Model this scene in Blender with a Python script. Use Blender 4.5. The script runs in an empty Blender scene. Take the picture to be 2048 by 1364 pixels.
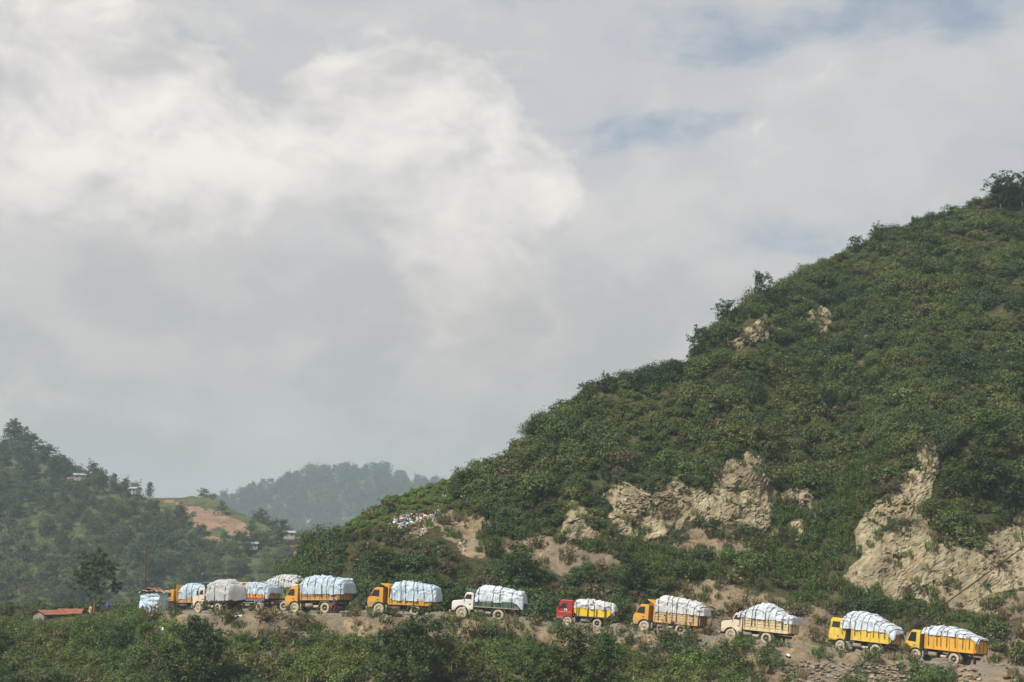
import bpy, math, random
import numpy as np
from mathutils import Matrix, Vector

scene = bpy.context.scene
COL = scene.collection
R = math.radians

# ------------------------------------------------------------------ camera
F = 2844.0                    # focal length in pixels of the 2048 px wide photograph
PITCH = math.atan((1190 - 682) / F)
CP, SP = math.cos(PITCH), math.sin(PITCH)
cam_data = bpy.data.cameras.new('camera')
cam = bpy.data.objects.new('camera', cam_data)
COL.objects.link(cam)
cam.location = (0, 0, 0)
cam.rotation_euler = (math.pi / 2 + PITCH, 0, 0)
cam_data.sensor_width = 36.0
cam_data.lens = 36.0 * F / 2048
cam_data.clip_start = 0.5
cam_data.clip_end = 20000
scene.camera = cam

# ------------------------------------------------------------------ render and exposure
scene.render.engine = 'CYCLES'
cy = scene.cycles
cy.use_denoising = True
cy.use_adaptive_sampling = True
cy.adaptive_threshold = 0.015
cy.adaptive_min_samples = 16
cy.max_bounces = 4
cy.diffuse_bounces = 2
cy.glossy_bounces = 2
cy.transmission_bounces = 2
cy.volume_bounces = 1
cy.transparent_max_bounces = 4
cy.sample_clamp_indirect = 4.0
vs = scene.view_settings
vs.view_transform = 'Standard'
vs.look = 'None'
vs.gamma = 1.0
vs.exposure = 0.25
vs.use_curve_mapping = False

# ------------------------------------------------------------------ sun
SUN_EL, SUN_AZ = R(50), R(222)      # azimuth clockwise from +Y: the sun stands behind the camera's left shoulder
SUN = Vector((math.cos(SUN_EL) * math.sin(SUN_AZ), math.cos(SUN_EL) * math.cos(SUN_AZ), math.sin(SUN_EL)))
sd = bpy.data.lights.new('sun', 'SUN')
sd.energy = 5.0
sd.angle = R(0.6)
sd.color = (1.0, 0.95, 0.86)
sun = bpy.data.objects.new('sun', sd)
COL.objects.link(sun)
sun.rotation_euler = (-SUN).to_track_quat('-Z', 'Y').to_euler()


# ------------------------------------------------------------------ node helper
class NT:
    def __init__(self, tree):
        self.t = tree
        tree.nodes.clear()

    def n(self, kind, **kw):
        nd = self.t.nodes.new(kind)
        for k, v in kw.items():
            setattr(nd, k, v)
        return nd

    def link(self, a, b):
        self.t.links.new(a, b)

    def put(self, sock, v):
        if v is None:
            return
        if isinstance(v, bpy.types.NodeSocket):
            self.t.links.new(v, sock)
        else:
            if hasattr(sock, 'default_value'):
                dv = sock.default_value
                if hasattr(dv, '__len__') and not hasattr(v, '__len__'):
                    v = [v] * len(dv)
                if hasattr(dv, '__len__') and len(dv) == 4 and len(v) == 3:
                    v = tuple(v) + (1,)
                sock.default_value = v

    def m(self, op, a, b=None, c=None, clamp=False):
        nd = self.n('ShaderNodeMath', operation=op)
        nd.use_clamp = clamp
        for i, v in enumerate((a, b, c)):
            if v is not None:
                self.put(nd.inputs[i], v)
        return nd.outputs[0]

    def vm(self, op, a, b=None, c=None):
        nd = self.n('ShaderNodeVectorMath', operation=op)
        for i, v in enumerate((a, b)):
            if v is not None:
                self.put(nd.inputs[i], v)
        if c is not None:
            self.put(nd.inputs['Scale'], c)
        return nd.outputs['Value'] if op in ('DOT_PRODUCT', 'LENGTH', 'DISTANCE') else nd.outputs[0]

    def mix(self, fac, a, b, blend='MIX'):
        nd = self.n('ShaderNodeMix', data_type='RGBA', blend_type=blend)
        self.put(nd.inputs[0], fac)
        self.put(nd.inputs[6], a)
        self.put(nd.inputs[7], b)
        return nd.outputs[2]

    def noise(self, vec, scale, detail=4, rough=0.5, dist=0.0, out='Fac', lac=2.0):
        nd = self.n('ShaderNodeTexNoise')
        if vec is not None:
            self.put(nd.inputs['Vector'], vec)
        nd.inputs['Scale'].default_value = scale
        nd.inputs['Detail'].default_value = detail
        nd.inputs['Roughness'].default_value = rough
        nd.inputs['Lacunarity'].default_value = lac
        nd.inputs['Distortion'].default_value = dist
        return nd.outputs[out]

    def ramp(self, x, lo, hi, a=0.0, b=1.0, smooth=True):
        nd = self.n('ShaderNodeMapRange', interpolation_type='SMOOTHSTEP' if smooth else 'LINEAR')
        self.put(nd.inputs[0], x)
        for i, v in enumerate((lo, hi, a, b)):
            nd.inputs[i + 1].default_value = v
        return nd.outputs[0]

    def attr(self, name, kind='GEOMETRY'):
        nd = self.n('ShaderNodeAttribute', attribute_type=kind, attribute_name=name)
        return nd


def ray(u, v):
    """world direction of a photograph pixel, with a unit step in Y"""
    cx, cyy = (u - 1024.0) / F, (682.0 - v) / F
    d = np.array([cx, CP - cyy * SP, SP + cyy * CP])
    return d / d[1]


def P(u, v, Y):
    """world point seen at photograph pixel (u, v), Y metres in front of the camera"""
    cx, cyy = (np.asarray(u, float) - 1024.0) / F, (682.0 - np.asarray(v, float)) / F
    k = Y / (CP - cyy * SP)
    return np.stack(np.broadcast_arrays(cx * k, Y * np.ones_like(k), (SP + cyy * CP) * k), -1)


def UV(p):
    """photograph pixel of world points (N,3)"""
    p = np.asarray(p, float)
    d = p[..., 1] * CP + p[..., 2] * SP
    up = -p[..., 1] * SP + p[..., 2] * CP
    return 1024 + F * p[..., 0] / d, 682 - F * up / d


# ------------------------------------------------------------------ world: clear-sky model with broken cloud over it
world = bpy.data.worlds.new('World')
scene.world = world
world.use_nodes = True


def build_world():
    w = NT(world.node_tree)
    out = w.n('ShaderNodeOutputWorld')
    bg = w.n('ShaderNodeBackground')
    bg.inputs['Strength'].default_value = 0.1
    w.link(bg.outputs[0], out.inputs[0])
    sky = w.n('ShaderNodeTexSky', sky_type='NISHITA')
    sky.sun_disc = False
    sky.sun_elevation = SUN_EL
    sky.sun_rotation = SUN_AZ
    sky.altitude = 1400
    sky.air_density = 1.2
    sky.dust_density = 3.0
    sky.ozone_density = 1.0
    tc = w.n('ShaderNodeTexCoord')
    d = w.vm('NORMALIZE', tc.outputs['Generated'])
    sep = w.n('ShaderNodeSeparateXYZ')
    w.link(d, sep.inputs[0])
    z = sep.outputs[2]
    # cloud space: directions with the height stretched towards the horizon
    cmb = w.n('ShaderNodeCombineXYZ')
    w.link(sep.outputs[0], cmb.inputs[0])
    w.link(sep.outputs[1], cmb.inputs[1])
    zz = w.m('MULTIPLY', z, 1.45)
    w.link(zz, cmb.inputs[2])
    c0 = cmb.outputs[0]
    warp = w.noise(c0, 6.0, 4, 0.55, out='Color')
    warp = w.vm('SUBTRACT', warp, (0.5, 0.5, 0.5))
    c1 = w.vm('ADD', c0, w.vm('SCALE', warp, None, 0.09))
    fine = w.noise(c1, 22.0, 6, 0.62)
    mid = w.noise(c1, 8.0, 4, 0.55)
    big = w.noise(w.vm('ADD', c0, (3.1, 1.7, 0.4)), 3.2, 2, 0.5)
    veil = w.noise(w.vm('MULTIPLY', c1, (1.0, 1.0, 2.0)), 9.0, 6, 0.62)

    def blob(u, v, r, sx=1.0, sy=1.0):
        """soft round mass about a direction of the sky; r in degrees"""
        c = Vector(ray(u, v)).normalized()
        df = w.vm('SUBTRACT', c1, (c.x, c.y, c.z * 1.45))
        df = w.vm('MULTIPLY', df, (1 / sx, 1 / sx, 1 / (1.45 * sy)))
        q = w.m('DIVIDE', w.vm('LENGTH', df), math.sin(R(r)))
        return w.ramp(q, 0.0, 1.0, 1.0, 0.0)

    def total(lst):
        s = lst[0]
        for x in lst[1:]:
            s = w.m('ADD', s, x)
        return s

    def k(c, g=8.9):
        return tuple(g * x for x in c)

    # thin high veil that leaves blue gaps
    gaps = total([blob(1750, 0, 5.5, 2.4, 0.7), blob(1330, 270, 3.0, 2.0, 0.5), blob(360, 70, 2.6, 1.8, 0.6),
                  blob(1640, 470, 3.4, 1.8, 0.7)])
    cover = w.m('ADD', w.m('MULTIPLY', veil, 1.25), w.m('MULTIPLY', big, 0.35))
    cover = w.m('ADD', cover, w.ramp(z, 0.05, 0.33, 0.36, 0.15))
    cover = w.m('SUBTRACT', cover, w.m('MULTIPLY', gaps, 0.40))
    cover = w.ramp(cover, 0.42, 1.02)
    veil_col = w.mix(w.ramp(z, 0.03, 0.34), k((0.375, 0.36, 0.34)), k((0.53, 0.53, 0.555)))
    clear = w.mix(0.8, sky.outputs[0], k((0.265, 0.345, 0.44)))
    col = w.mix(w.ramp(cover, 0.0, 1.0, 0.15, 0.98), clear, veil_col)
    # soft grey middle layer: broad uneven banks
    bank = w.ramp(w.m('ADD', mid, w.m('MULTIPLY', w.m('SUBTRACT', fine, 0.5), 0.40)), 0.40, 0.66)
    bank = w.m('MULTIPLY', bank, w.ramp(w.m('ADD', sep.outputs[0], w.m('MULTIPLY', w.m('SUBTRACT', big, 0.5), 0.4)), 0.06, 0.24, 0.85, 0.45))
    bank_lit = w.mix(w.ramp(z, 0.04, 0.32), k((0.47, 0.445, 0.415)), k((0.665, 0.64, 0.615)))
    col = w.mix(bank, col, bank_lit)
    # heaped cloud
    heap = total([blob(300, 150, 4.4, 1.1, 0.9), blob(60, 80, 4.6, 1.1, 1.0), blob(470, 260, 3.8, 1.0, 1.0), blob(130, 300, 4.6, 1.6, 0.8),
                  blob(690, 270, 3.8, 1.1, 1.0), blob(1060, 370, 4.2, 1.0, 1.0), blob(860, 440, 3.0, 1.7, 0.7), blob(880, 290, 3.4, 1.2, 1.0),
                  blob(900, 620, 4.8, 1.8, 0.9), blob(330, 400, 4.6, 2.0, 0.8), blob(820, 150, 4.0, 1.8, 0.8), blob(90, 820, 3.6, 2.6, 0.6)])
    general = w.m('MULTIPLY', w.ramp(big, 0.45, 0.78), 0.45)
    hf = w.m('ADD', heap, general)
    hf = w.m('ADD', hf, w.m('MULTIPLY', w.m('SUBTRACT', fine, 0.5), 1.05))
    hf = w.m('ADD', hf, w.m('MULTIPLY', w.m('SUBTRACT', mid, 0.5), 1.1))
    crisp = w.ramp(hf, 0.46, 0.74)
    loose = w.ramp(hf, 0.05, 1.2)
    soft = w.ramp(z, 0.17, 0.30, 0.0, 0.8)
    body = w.m('ADD', w.m('MULTIPLY', crisp, soft), w.m('MULTIPLY', loose, w.m('SUBTRACT', 1.0, soft)))
    # light inside the heaps: sides turned to the sun are warm white, bases and far sides grey
    off = Vector((SUN.x, SUN.y, SUN.z * 1.2)).normalized() * 0.03
    mid2 = w.noise(w.vm('ADD', c1, tuple(off)), 8.0, 4, 0.55)
    relief = w.m('MULTIPLY', w.m('SUBTRACT', mid, mid2), 2.8)
    lit = w.m('ADD', relief, w.m('MULTIPLY', w.m('SUBTRACT', fine, 0.5), 1.0))
    lit = w.ramp(w.m('ADD', lit, w.m('MULTIPLY', w.m('SUBTRACT', hf, 0.8), 0.45)), -0.70, 0.75)
    heap_col = w.mix(lit, k((0.54, 0.53, 0.525)), k((0.90, 0.85, 0.795)))
    heap_low = w.mix(lit, k((0.44, 0.425, 0.405)), k((0.62, 0.575, 0.53)))
    heap_col = w.mix(w.ramp(z, 0.15, 0.32), heap_low, heap_col)
    col = w.mix(body, col, heap_col)
    dark = w.m('MULTIPLY', total([blob(780, 390, 3.0, 1.7, 0.7), blob(330, 540, 4.5, 2.0, 0.6), blob(620, 800, 5.0, 2.4, 0.6)]), 0.32)
    col = w.mix(w.m('MINIMUM', dark, 0.5), col, k((0.43, 0.43, 0.425)))
    w.link(col, bg.inputs[0])


build_world()

# ------------------------------------------------------------------ numpy noise
def _hash(ix, iy, iz, seed):
    h = (ix.astype(np.int64) * 374761393 + iy.astype(np.int64) * 668265263 + iz.astype(np.int64) * 2147483647 + seed * 974634777) & 0xffffffff
    h = ((h ^ (h >> 13)) * 1274126177) & 0xffffffff
    h = ((h ^ (h >> 16)) * 2246822519) & 0xffffffff
    return ((h ^ (h >> 15)) & 0xffffff) / float(0xffffff)


def vnoise(p, seed=0):
    p = np.asarray(p, float)
    i = np.floor(p)
    f = p - i
    f = f * f * f * (f * (f * 6 - 15) + 10)
    i = i.astype(np.int64)
    r = 0
    for dx in (0, 1):
        for dy in (0, 1):
            for dz in (0, 1):
                wgt = (f[..., 0] if dx else 1 - f[..., 0]) * (f[..., 1] if dy else 1 - f[..., 1]) * (f[..., 2] if dz else 1 - f[..., 2])
                r = r + wgt * _hash(i[..., 0] + dx, i[..., 1] + dy, i[..., 2] + dz, seed)
    return r * 2 - 1


def fbm(p, octaves=4, seed=0, gain=0.5, lac=2.03):
    p = np.asarray(p, float)
    s, a, n = 0, 1.0, 0
    for o in range(octaves):
        s = s + a * vnoise(p, seed + o * 17)
        n += a
        a *= gain
        p = p * lac + 13.7
    return s / n


def ridged(p, octaves=4, seed=0):
    p = np.asarray(p, float)
    s, a, n = 0, 1.0, 0
    for o in range(octaves):
        s = s + a * (1 - np.abs(vnoise(p, seed + o * 31)) * 2)
        n += a
        a *= 0.55
        p = p * 2.1 + 7.3
    return s / n


def worley(p, seed=0):
    """distance to nearest and second nearest feature point, and a random value of the nearest cell"""
    p = np.asarray(p, float)
    i = np.floor(p).astype(np.int64)
    d1 = np.full(p.shape[:-1], 9.0)
    d2 = np.full(p.shape[:-1], 9.0)
    rv = np.zeros(p.shape[:-1])
    for dx in (-1, 0, 1):
        for dy in (-1, 0, 1):
            for dz in (-1, 0, 1):
                c = i + np.array([dx, dy, dz])
                q = np.stack([_hash(c[..., 0], c[..., 1], c[..., 2], seed + s) for s in (1, 2, 3)], -1) + c
                d = np.linalg.norm(p - q, axis=-1)
                near = d < d1
                d2 = np.where(near, d1, np.minimum(d2, d))
                rv = np.where(near, _hash(c[..., 0], c[..., 1], c[..., 2], seed + 9), rv)
                d1 = np.where(near, d, d1)
    return d1, d2, rv


def sstep(x, a, b):
    t = np.clip((x - a) / (b - a), 0, 1)
    return t * t * (3 - 2 * t)


def interp(x, pts):
    """smooth interpolation through (x, y) points"""
    xs = np.array([p[0] for p in pts], float)
    ys = np.array([p[1] for p in pts], float)
    return np.interp(x, xs, ys)


def blur1(a, s, axis):
    n = max(1, int(3 * s))
    k = np.exp(-0.5 * (np.arange(-n, n + 1) / s) ** 2)
    k /= k.sum()
    pad = [(0, 0)] * a.ndim
    pad[axis] = (n, n)
    b = np.pad(a, pad, mode='edge')
    r = 0
    for i, wgt in enumerate(k):
        sl = [slice(None)] * a.ndim
        sl[axis] = slice(i, i + a.shape[axis])
        r = r + wgt * b[tuple(sl)]
    return r


def inside(poly, u, v):
    """even-odd test of points in a polygon"""
    r = np.zeros(np.shape(u), bool)
    n = len(poly)
    for i in range(n):
        x0, y0 = poly[i]
        x1, y1 = poly[(i + 1) % n]
        if y0 == y1:
            continue
        c = ((v > y0) != (v > y1)) & (u < (x1 - x0) * (v - y0) / (y1 - y0) + x0)
        r ^= c
    return r


# ------------------------------------------------------------------ object helpers
def link(o, parent=None):
    COL.objects.link(o)
    if parent is not None:
        o.parent = parent
    return o


def tag(o, label=None, cat=None, group=None, kind=None):
    for k, v in (('label', label), ('category', cat), ('group', group), ('kind', kind)):
        if v:
            o[k] = v
    return o


def empty(name, loc=(0, 0, 0), rz=0.0):
    o = bpy.data.objects.new(name, None)
    o.empty_display_size = 0.3
    COL.objects.link(o)
    o.location = loc
    o.rotation_euler = (0, 0, rz)
    return o


def mesh_np(name, verts, faces, smooth=False):
    """mesh from arrays; faces is (N,3) or (N,4) or a list of lists"""
    me = bpy.data.meshes.new(name)
    verts = np.asarray(verts, np.float32)
    if isinstance(faces, np.ndarray):
        n, k = faces.shape
        me.vertices.add(len(verts))
        me.vertices.foreach_set('co', verts.ravel())
        me.loops.add(n * k)
        me.loops.foreach_set('vertex_index', faces.astype(np.int32).ravel())
        me.polygons.add(n)
        me.polygons.foreach_set('loop_start', np.arange(0, n * k, k, dtype=np.int32))
        me.polygons.foreach_set('loop_total', np.full(n, k, np.int32))
    else:
        me.from_pydata([tuple(map(float, v)) for v in verts], [], faces)
    if smooth:
        me.polygons.foreach_set('use_smooth', np.ones(len(me.polygons), bool))
    me.update(calc_edges=True)
    me.validate()
    return me


def fattr(me, name, vals, domain='POINT'):
    a = me.attributes.new(name, 'FLOAT', domain)
    a.data.foreach_set('value', np.asarray(vals, np.float32))


def obj(name, me, mat=None, parent=None):
    o = bpy.data.objects.new(name, me)
    if mat is not None and not me.materials:
        me.materials.append(mat)
    return link(o, parent)


class MB:
    """collects simple shapes into one mesh"""

    def __init__(self):
        self.v, self.f = [], []

    def add(self, v, f):
        b = len(self.v)
        self.v += [tuple(map(float, p)) for p in v]
        self.f += [[i + b for i in q] for q in f]
        return self

    def box(self, x0, x1, y0, y1, z0, z1, c=0.0):
        """box with edges chamfered by c"""
        if c <= 0:
            v = [(x, y, z) for x in (x0, x1) for y in (y0, y1) for z in (z0, z1)]
            f = [(0, 1, 3, 2), (4, 6, 7, 5), (0, 4, 5, 1), (2, 3, 7, 6), (0, 2, 6, 4), (1, 5, 7, 3)]
            return self.add(v, f)
        c = min(c, (x1 - x0) / 2.01, (y1 - y0) / 2.01, (z1 - z0) / 2.01)
        v, idx = [], {}
        X, Y, Z = (x0, x1), (y0, y1), (z0, z1)
        for i in (0, 1):
            for j in (0, 1):
                for k in (0, 1):
                    sx, sy, sz = (c if i == 0 else -c), (c if j == 0 else -c), (c if k == 0 else -c)
                    idx[i, j, k, 'x'] = len(v); v.append((X[i], Y[j] + sy, Z[k] + sz))
                    idx[i, j, k, 'y'] = len(v); v.append((X[i] + sx, Y[j], Z[k] + sz))
                    idx[i, j, k, 'z'] = len(v); v.append((X[i] + sx, Y[j] + sy, Z[k]))
        g = lambda i, j, k, a: idx[i, j, k, a]
        f = []
        for i in (0, 1):
            q = [g(i, 0, 0, 'x'), g(i, 1, 0, 'x'), g(i, 1, 1, 'x'), g(i, 0, 1, 'x')]
            f.append(q if i else q[::-1])
            q = [g(0, i, 0, 'y'), g(1, i, 0, 'y'), g(1, i, 1, 'y'), g(0, i, 1, 'y')]
            f.append(q[::-1] if i else q)
            q = [g(0, 0, i, 'z'), g(1, 0, i, 'z'), g(1, 1, i, 'z'), g(0, 1, i, 'z')]
            f.append(q if i else q[::-1])
        for j in (0, 1):
            for k in (0, 1):
                f.append([g(0, j, k, 'y'), g(1, j, k, 'y'), g(1, j, k, 'z'), g(0, j, k, 'z')])
                f.append([g(j, 0, k, 'x'), g(j, 1, k, 'x'), g(j, 1, k, 'z'), g(j, 0, k, 'z')])
                f.append([g(j, k, 0, 'x'), g(j, k, 1, 'x'), g(j, k, 1, 'y'), g(j, k, 0, 'y')])
        for i in (0, 1):
            for j in (0, 1):
                for k in (0, 1):
                    f.append([g(i, j, k, 'x'), g(i, j, k, 'y'), g(i, j, k, 'z')])
        return self.add(v, f)

    def prism(self, prof, y0, y1, shrink=None):
        """side profile of (x, z) points drawn out from y0 to y1; shrink(z) scales the width"""
        n = len(prof)
        m = (y0 + y1) / 2
        v = []
        for y in (y0, y1):
            for x, z in prof:
                s = shrink(z) if shrink else 1
                v.append((x, m + (y - m) * s, z))
        f = [list(range(n)), list(range(2 * n - 1, n - 1, -1))]
        for i in range(n):
            j = (i + 1) % n
            f.append([i, i + n, j + n, j])
        return self.add(v, f)

    def lathe(self, prof, c=(0, 0, 0), axis='y', n=28):
        """profile of (radius, along) turned about an axis"""
        v, f = [], []
        m = len(prof)
        for i in range(n):
            a = 2 * math.pi * i / n
            for r, t in prof:
                p = (r * math.cos(a), r * math.sin(a))
                if axis == 'y':
                    q = (p[0], t, p[1])
                elif axis == 'x':
                    q = (t, p[0], p[1])
                else:
                    q = (p[0], p[1], t)
                v.append((c[0] + q[0], c[1] + q[1], c[2] + q[2]))
        for i in range(n):
            k = (i + 1) % n
            for j in range(m - 1):
                f.append([i * m + j, i * m + j + 1, k * m + j + 1, k * m + j])
        return self.add(v, f)

    def tube(self, pts, r, n=6, cap=True):
        """tube along points; r is one radius or one for each point"""
        pts = [Vector(p) for p in pts]
        rs = r if hasattr(r, '__len__') else [r] * len(pts)
        v, f = [], []
        up = Vector((0.13, 0.21, 0.97))
        for i, p in enumerate(pts):
            t = (pts[min(i + 1, len(pts) - 1)] - pts[max(i - 1, 0)])
            if t.length < 1e-6:
                t = Vector((0, 0, 1))
            t.normalize()
            a = t.cross(up)
            if a.length < 1e-3:
                a = t.cross(Vector((1, 0, 0)))
            a.normalize()
            b = t.cross(a)
            for k in range(n):
                th = 2 * math.pi * k / n
                v.append(tuple(p + (a * math.cos(th) + b * math.sin(th)) * rs[i]))
        for i in range(len(pts) - 1):
            for k in range(n):
                k2 = (k + 1) % n
                f.append([i * n + k, i * n + k2, (i + 1) * n + k2, (i + 1) * n + k])
        if cap:
            f.append(list(range(n))[::-1])
            f.append([(len(pts) - 1) * n + k for k in range(n)])
        return self.add(v, f)

    def mesh(self, name, smooth=False):
        me = mesh_np(name, np.array(self.v), self.f, smooth)
        return me

    def build(self, name, mat, parent=None, smooth=False):
        return obj(name, self.mesh(name, smooth), mat, parent)


# ------------------------------------------------------------------ materials
MATS = {}


def new_mat(name):
    m = bpy.data.materials.new(name)
    m.use_nodes = True
    MATS[name] = m
    return m, NT(m.node_tree)


def plain(name, col, rough=0.6, metal=0.0, spec=0.4, dirt=0.0, dirt_col=(0.23, 0.18, 0.12), var=0.12, scale=3.0, bump=0.0, bscale=20.0, low=None):
    """painted or worn surface: colour variation, streaked road dirt, fine relief; low = height below which road dust gathers"""
    if name in MATS:
        return MATS[name]
    m, t = new_mat(name)
    out = t.n('ShaderNodeOutputMaterial')
    b = t.n('ShaderNodeBsdfPrincipled')
    t.link(b.outputs[0], out.inputs[0])
    tc = t.n('ShaderNodeTexCoord').outputs['Object']
    nz = t.noise(tc, scale, 6, 0.6)
    f = t.ramp(nz, 0.3, 0.7, 1 - var, 1 + var)
    c = t.vm('SCALE', col, None, f)
    if dirt > 0:
        st = t.noise(t.vm('MULTIPLY', tc, (1.0, 1.0, 0.35)), scale * 2.2, 8, 0.68)
        mask = t.ramp(st, 0.62 - 0.32 * dirt, 0.80 - 0.15 * dirt)
        mask = t.m('MULTIPLY', mask, min(1.0, 0.35 + dirt * 0.6))
        if low is not None:
            sp = t.n('ShaderNodeSeparateXYZ')
            t.link(tc, sp.inputs[0])
            hgt = t.m('ADD', sp.outputs[2], t.m('MULTIPLY', t.m('SUBTRACT', nz, 0.5), 0.5))
            mask = t.m('MAXIMUM', mask, t.ramp(hgt, low - 0.25, low + 0.45, 0.85, 0.0))
        c = t.mix(mask, c, dirt_col)
    t.put(b.inputs['Base Color'], c)
    b.inputs['Roughness'].default_value = rough
    b.inputs['Metallic'].default_value = metal
    b.inputs['Specular IOR Level'].default_value = spec
    if bump > 0:
        bp = t.n('ShaderNodeBump')
        bp.inputs['Strength'].default_value = bump
        bp.inputs['Distance'].default_value = 0.02
        t.link(t.noise(tc, bscale, 5, 0.6), bp.inputs['Height'])
        t.link(bp.outputs[0], b.inputs['Normal'])
    return m


def leaf_material(name, trans=0.2, rough=0.55):
    """leaf colour comes from the plant's own tint, varied leaf by leaf"""
    m, t = new_mat(name)
    out = t.n('ShaderNodeOutputMaterial')
    tint = t.attr('tint', 'INSTANCER').outputs['Vector']
    lv = t.attr('leaf_tone').outputs['Fac']
    c = t.vm('SCALE', tint, None, t.ramp(lv, 0, 1, 0.62, 1.42, smooth=False))
    warm = t.vm('MULTIPLY', c, (1.28, 1.04, 0.85))
    c = t.mix(t.ramp(lv, 0.55, 1.0), c, warm)
    b = t.n('ShaderNodeBsdfPrincipled')
    t.put(b.inputs['Base Color'], c)
    b.inputs['Roughness'].default_value = rough
    b.inputs['Specular IOR Level'].default_value = 0.25
    tr = t.n('ShaderNodeBsdfTranslucent')
    t.put(tr.inputs[0], t.vm('MULTIPLY', c, (1.1, 1.25, 0.6)))
    mx = t.n('ShaderNodeMixShader')
    mx.inputs[0].default_value = trans
    t.link(b.outputs[0], mx.inputs[1])
    t.link(tr.outputs[0], mx.inputs[2])
    t.link(mx.outputs[0], out.inputs[0])
    return m


M_LEAF = leaf_material('leaf')
M_BARK = plain('bark', (0.16, 0.13, 0.10), 0.9, var=0.3, scale=6, bump=0.6)
M_TWIG = plain('twig', (0.15, 0.11, 0.075), 0.9, var=0.3, scale=6)


def ground_material(name, kind):
    """earth of the near hillside: soil, bare rock and wheel-worn dirt by painted ground cover"""
    m, t = new_mat(name)
    out = t.n('ShaderNodeOutputMaterial')
    b = t.n('ShaderNodeBsdfPrincipled')
    t.link(b.outputs[0], out.inputs[0])
    pos = t.n('ShaderNodeNewGeometry').outputs['Position']
    a_rock = t.attr('rock').outputs['Fac']
    a_soil = t.attr('soil').outputs['Fac']
    a_road = t.attr('road').outputs['Fac']
    a_tone = t.attr('tone').outputs['Fac']
    n1 = t.noise(pos, 0.35, 6, 0.6)
    n2 = t.noise(pos, 2.2, 7, 0.65)
    n3 = t.noise(pos, 9.0, 5, 0.65)
    # leaf litter and low green between the plants
    under = t.mix(t.ramp(n2, 0.35, 0.7), (0.035, 0.040, 0.016), (0.085, 0.080, 0.034))
    under = t.mix(t.ramp(n1, 0.55, 0.75), under, (0.13, 0.105, 0.06))
    soil = t.mix(t.ramp(n2, 0.3, 0.7), (0.155, 0.112, 0.066), (0.30, 0.228, 0.145))
    soil = t.mix(t.ramp(n1, 0.40, 0.66), soil, (0.175, 0.150, 0.112))
    soil = t.mix(t.ramp(n3, 0.55, 0.75, 0, 0.5), soil, (0.36, 0.31, 0.23))
    soil = t.vm('SCALE', soil, None, t.ramp(a_tone, 0, 1, 0.55, 1.45, smooth=False))
    # bedrock: pale weathered beds with ochre stains
    strat = t.vm('MULTIPLY', pos, (0.55, 0.4, 1.1))
    strat = t.n('ShaderNodeVectorRotate', rotation_type='Y_AXIS')
    t.link(pos, strat.inputs['Vector'])
    strat.inputs['Angle'].default_value = R(38)
    sv = t.vm('MULTIPLY', strat.outputs[0], (0.5, 0.5, 2.6))
    s1 = t.noise(sv, 1.4, 7, 0.62)
    s2 = t.noise(sv, 5.5, 6, 0.66)
    rock = t.mix(t.ramp(s1, 0.34, 0.68), (0.205, 0.165, 0.095), (0.42, 0.36, 0.235))
    rock = t.mix(t.ramp(s2, 0.52, 0.72, 0, 0.75), rock, (0.50, 0.455, 0.345))
    rock = t.mix(t.ramp(n1, 0.52, 0.70, 0, 0.7), rock, (0.31, 0.235, 0.12))
    rock = t.mix(t.ramp(t.noise(pos, 1.1, 5, 0.6), 0.56, 0.72, 0, 0.6), rock, (0.22, 0.185, 0.13))
    streak = t.noise(t.vm('MULTIPLY', pos, (1.6, 1.6, 0.22)), 1.0, 6, 0.62)
    rock = t.mix(t.ramp(streak, 0.50, 0.68, 0, 0.65), rock, (0.215, 0.185, 0.135))
    rock = t.mix(t.ramp(streak, 0.46, 0.30, 0, 0.5), rock, (0.47, 0.42, 0.32))
    patch = t.noise(pos, 0.16, 4, 0.6)
    rock = t.mix(t.ramp(patch, 0.48, 0.64, 0, 0.75), rock, t.mix(t.ramp(n2, 0.3, 0.7), (0.130, 0.102, 0.066), (0.235, 0.190, 0.128)))
    rock = t.vm('SCALE', rock, None, 1.10)
    rock = t.vm('SCALE', rock, None, t.ramp(a_tone, 0, 1, 0.6, 1.35, smooth=False))
    road = t.mix(t.ramp(n2, 0.32, 0.68), (0.16, 0.135, 0.105), (0.275, 0.24, 0.19))
    road = t.mix(t.ramp(n1, 0.45, 0.65), road, (0.22, 0.185, 0.14))
    road = t.mix(t.ramp(n3, 0.6, 0.75, 0, 0.6), road, (0.35, 0.32, 0.275))
    c = t.mix(t.ramp(a_soil, 0.25, 0.75), under, soil)
    c = t.mix(t.ramp(a_rock, 0.25, 0.75), c, rock)
    c = t.mix(t.ramp(a_road, 0.25, 0.75), c, road)
    t.put(b.inputs['Base Color'], t.vm('SCALE', c, None, 0.85))
    b.inputs['Roughness'].default_value = 0.95
    b.inputs['Specular IOR Level'].default_value = 0.12
    bp = t.n('ShaderNodeBump')
    bp.inputs['Strength'].default_value = 0.9
    bp.inputs['Distance'].default_value = 0.12
    hgt = t.m('ADD', t.m('MULTIPLY', n2, 1.0), t.m('MULTIPLY', n3, 0.5))
    hgt = t.m('ADD', hgt, t.m('MULTIPLY', t.m('MULTIPLY', s2, 1.2), a_rock))
    t.link(hgt, bp.inputs['Height'])
    t.link(bp.outputs[0], b.inputs['Normal'])
    return m


M_GROUND = ground_material('earth', 0)

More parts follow.
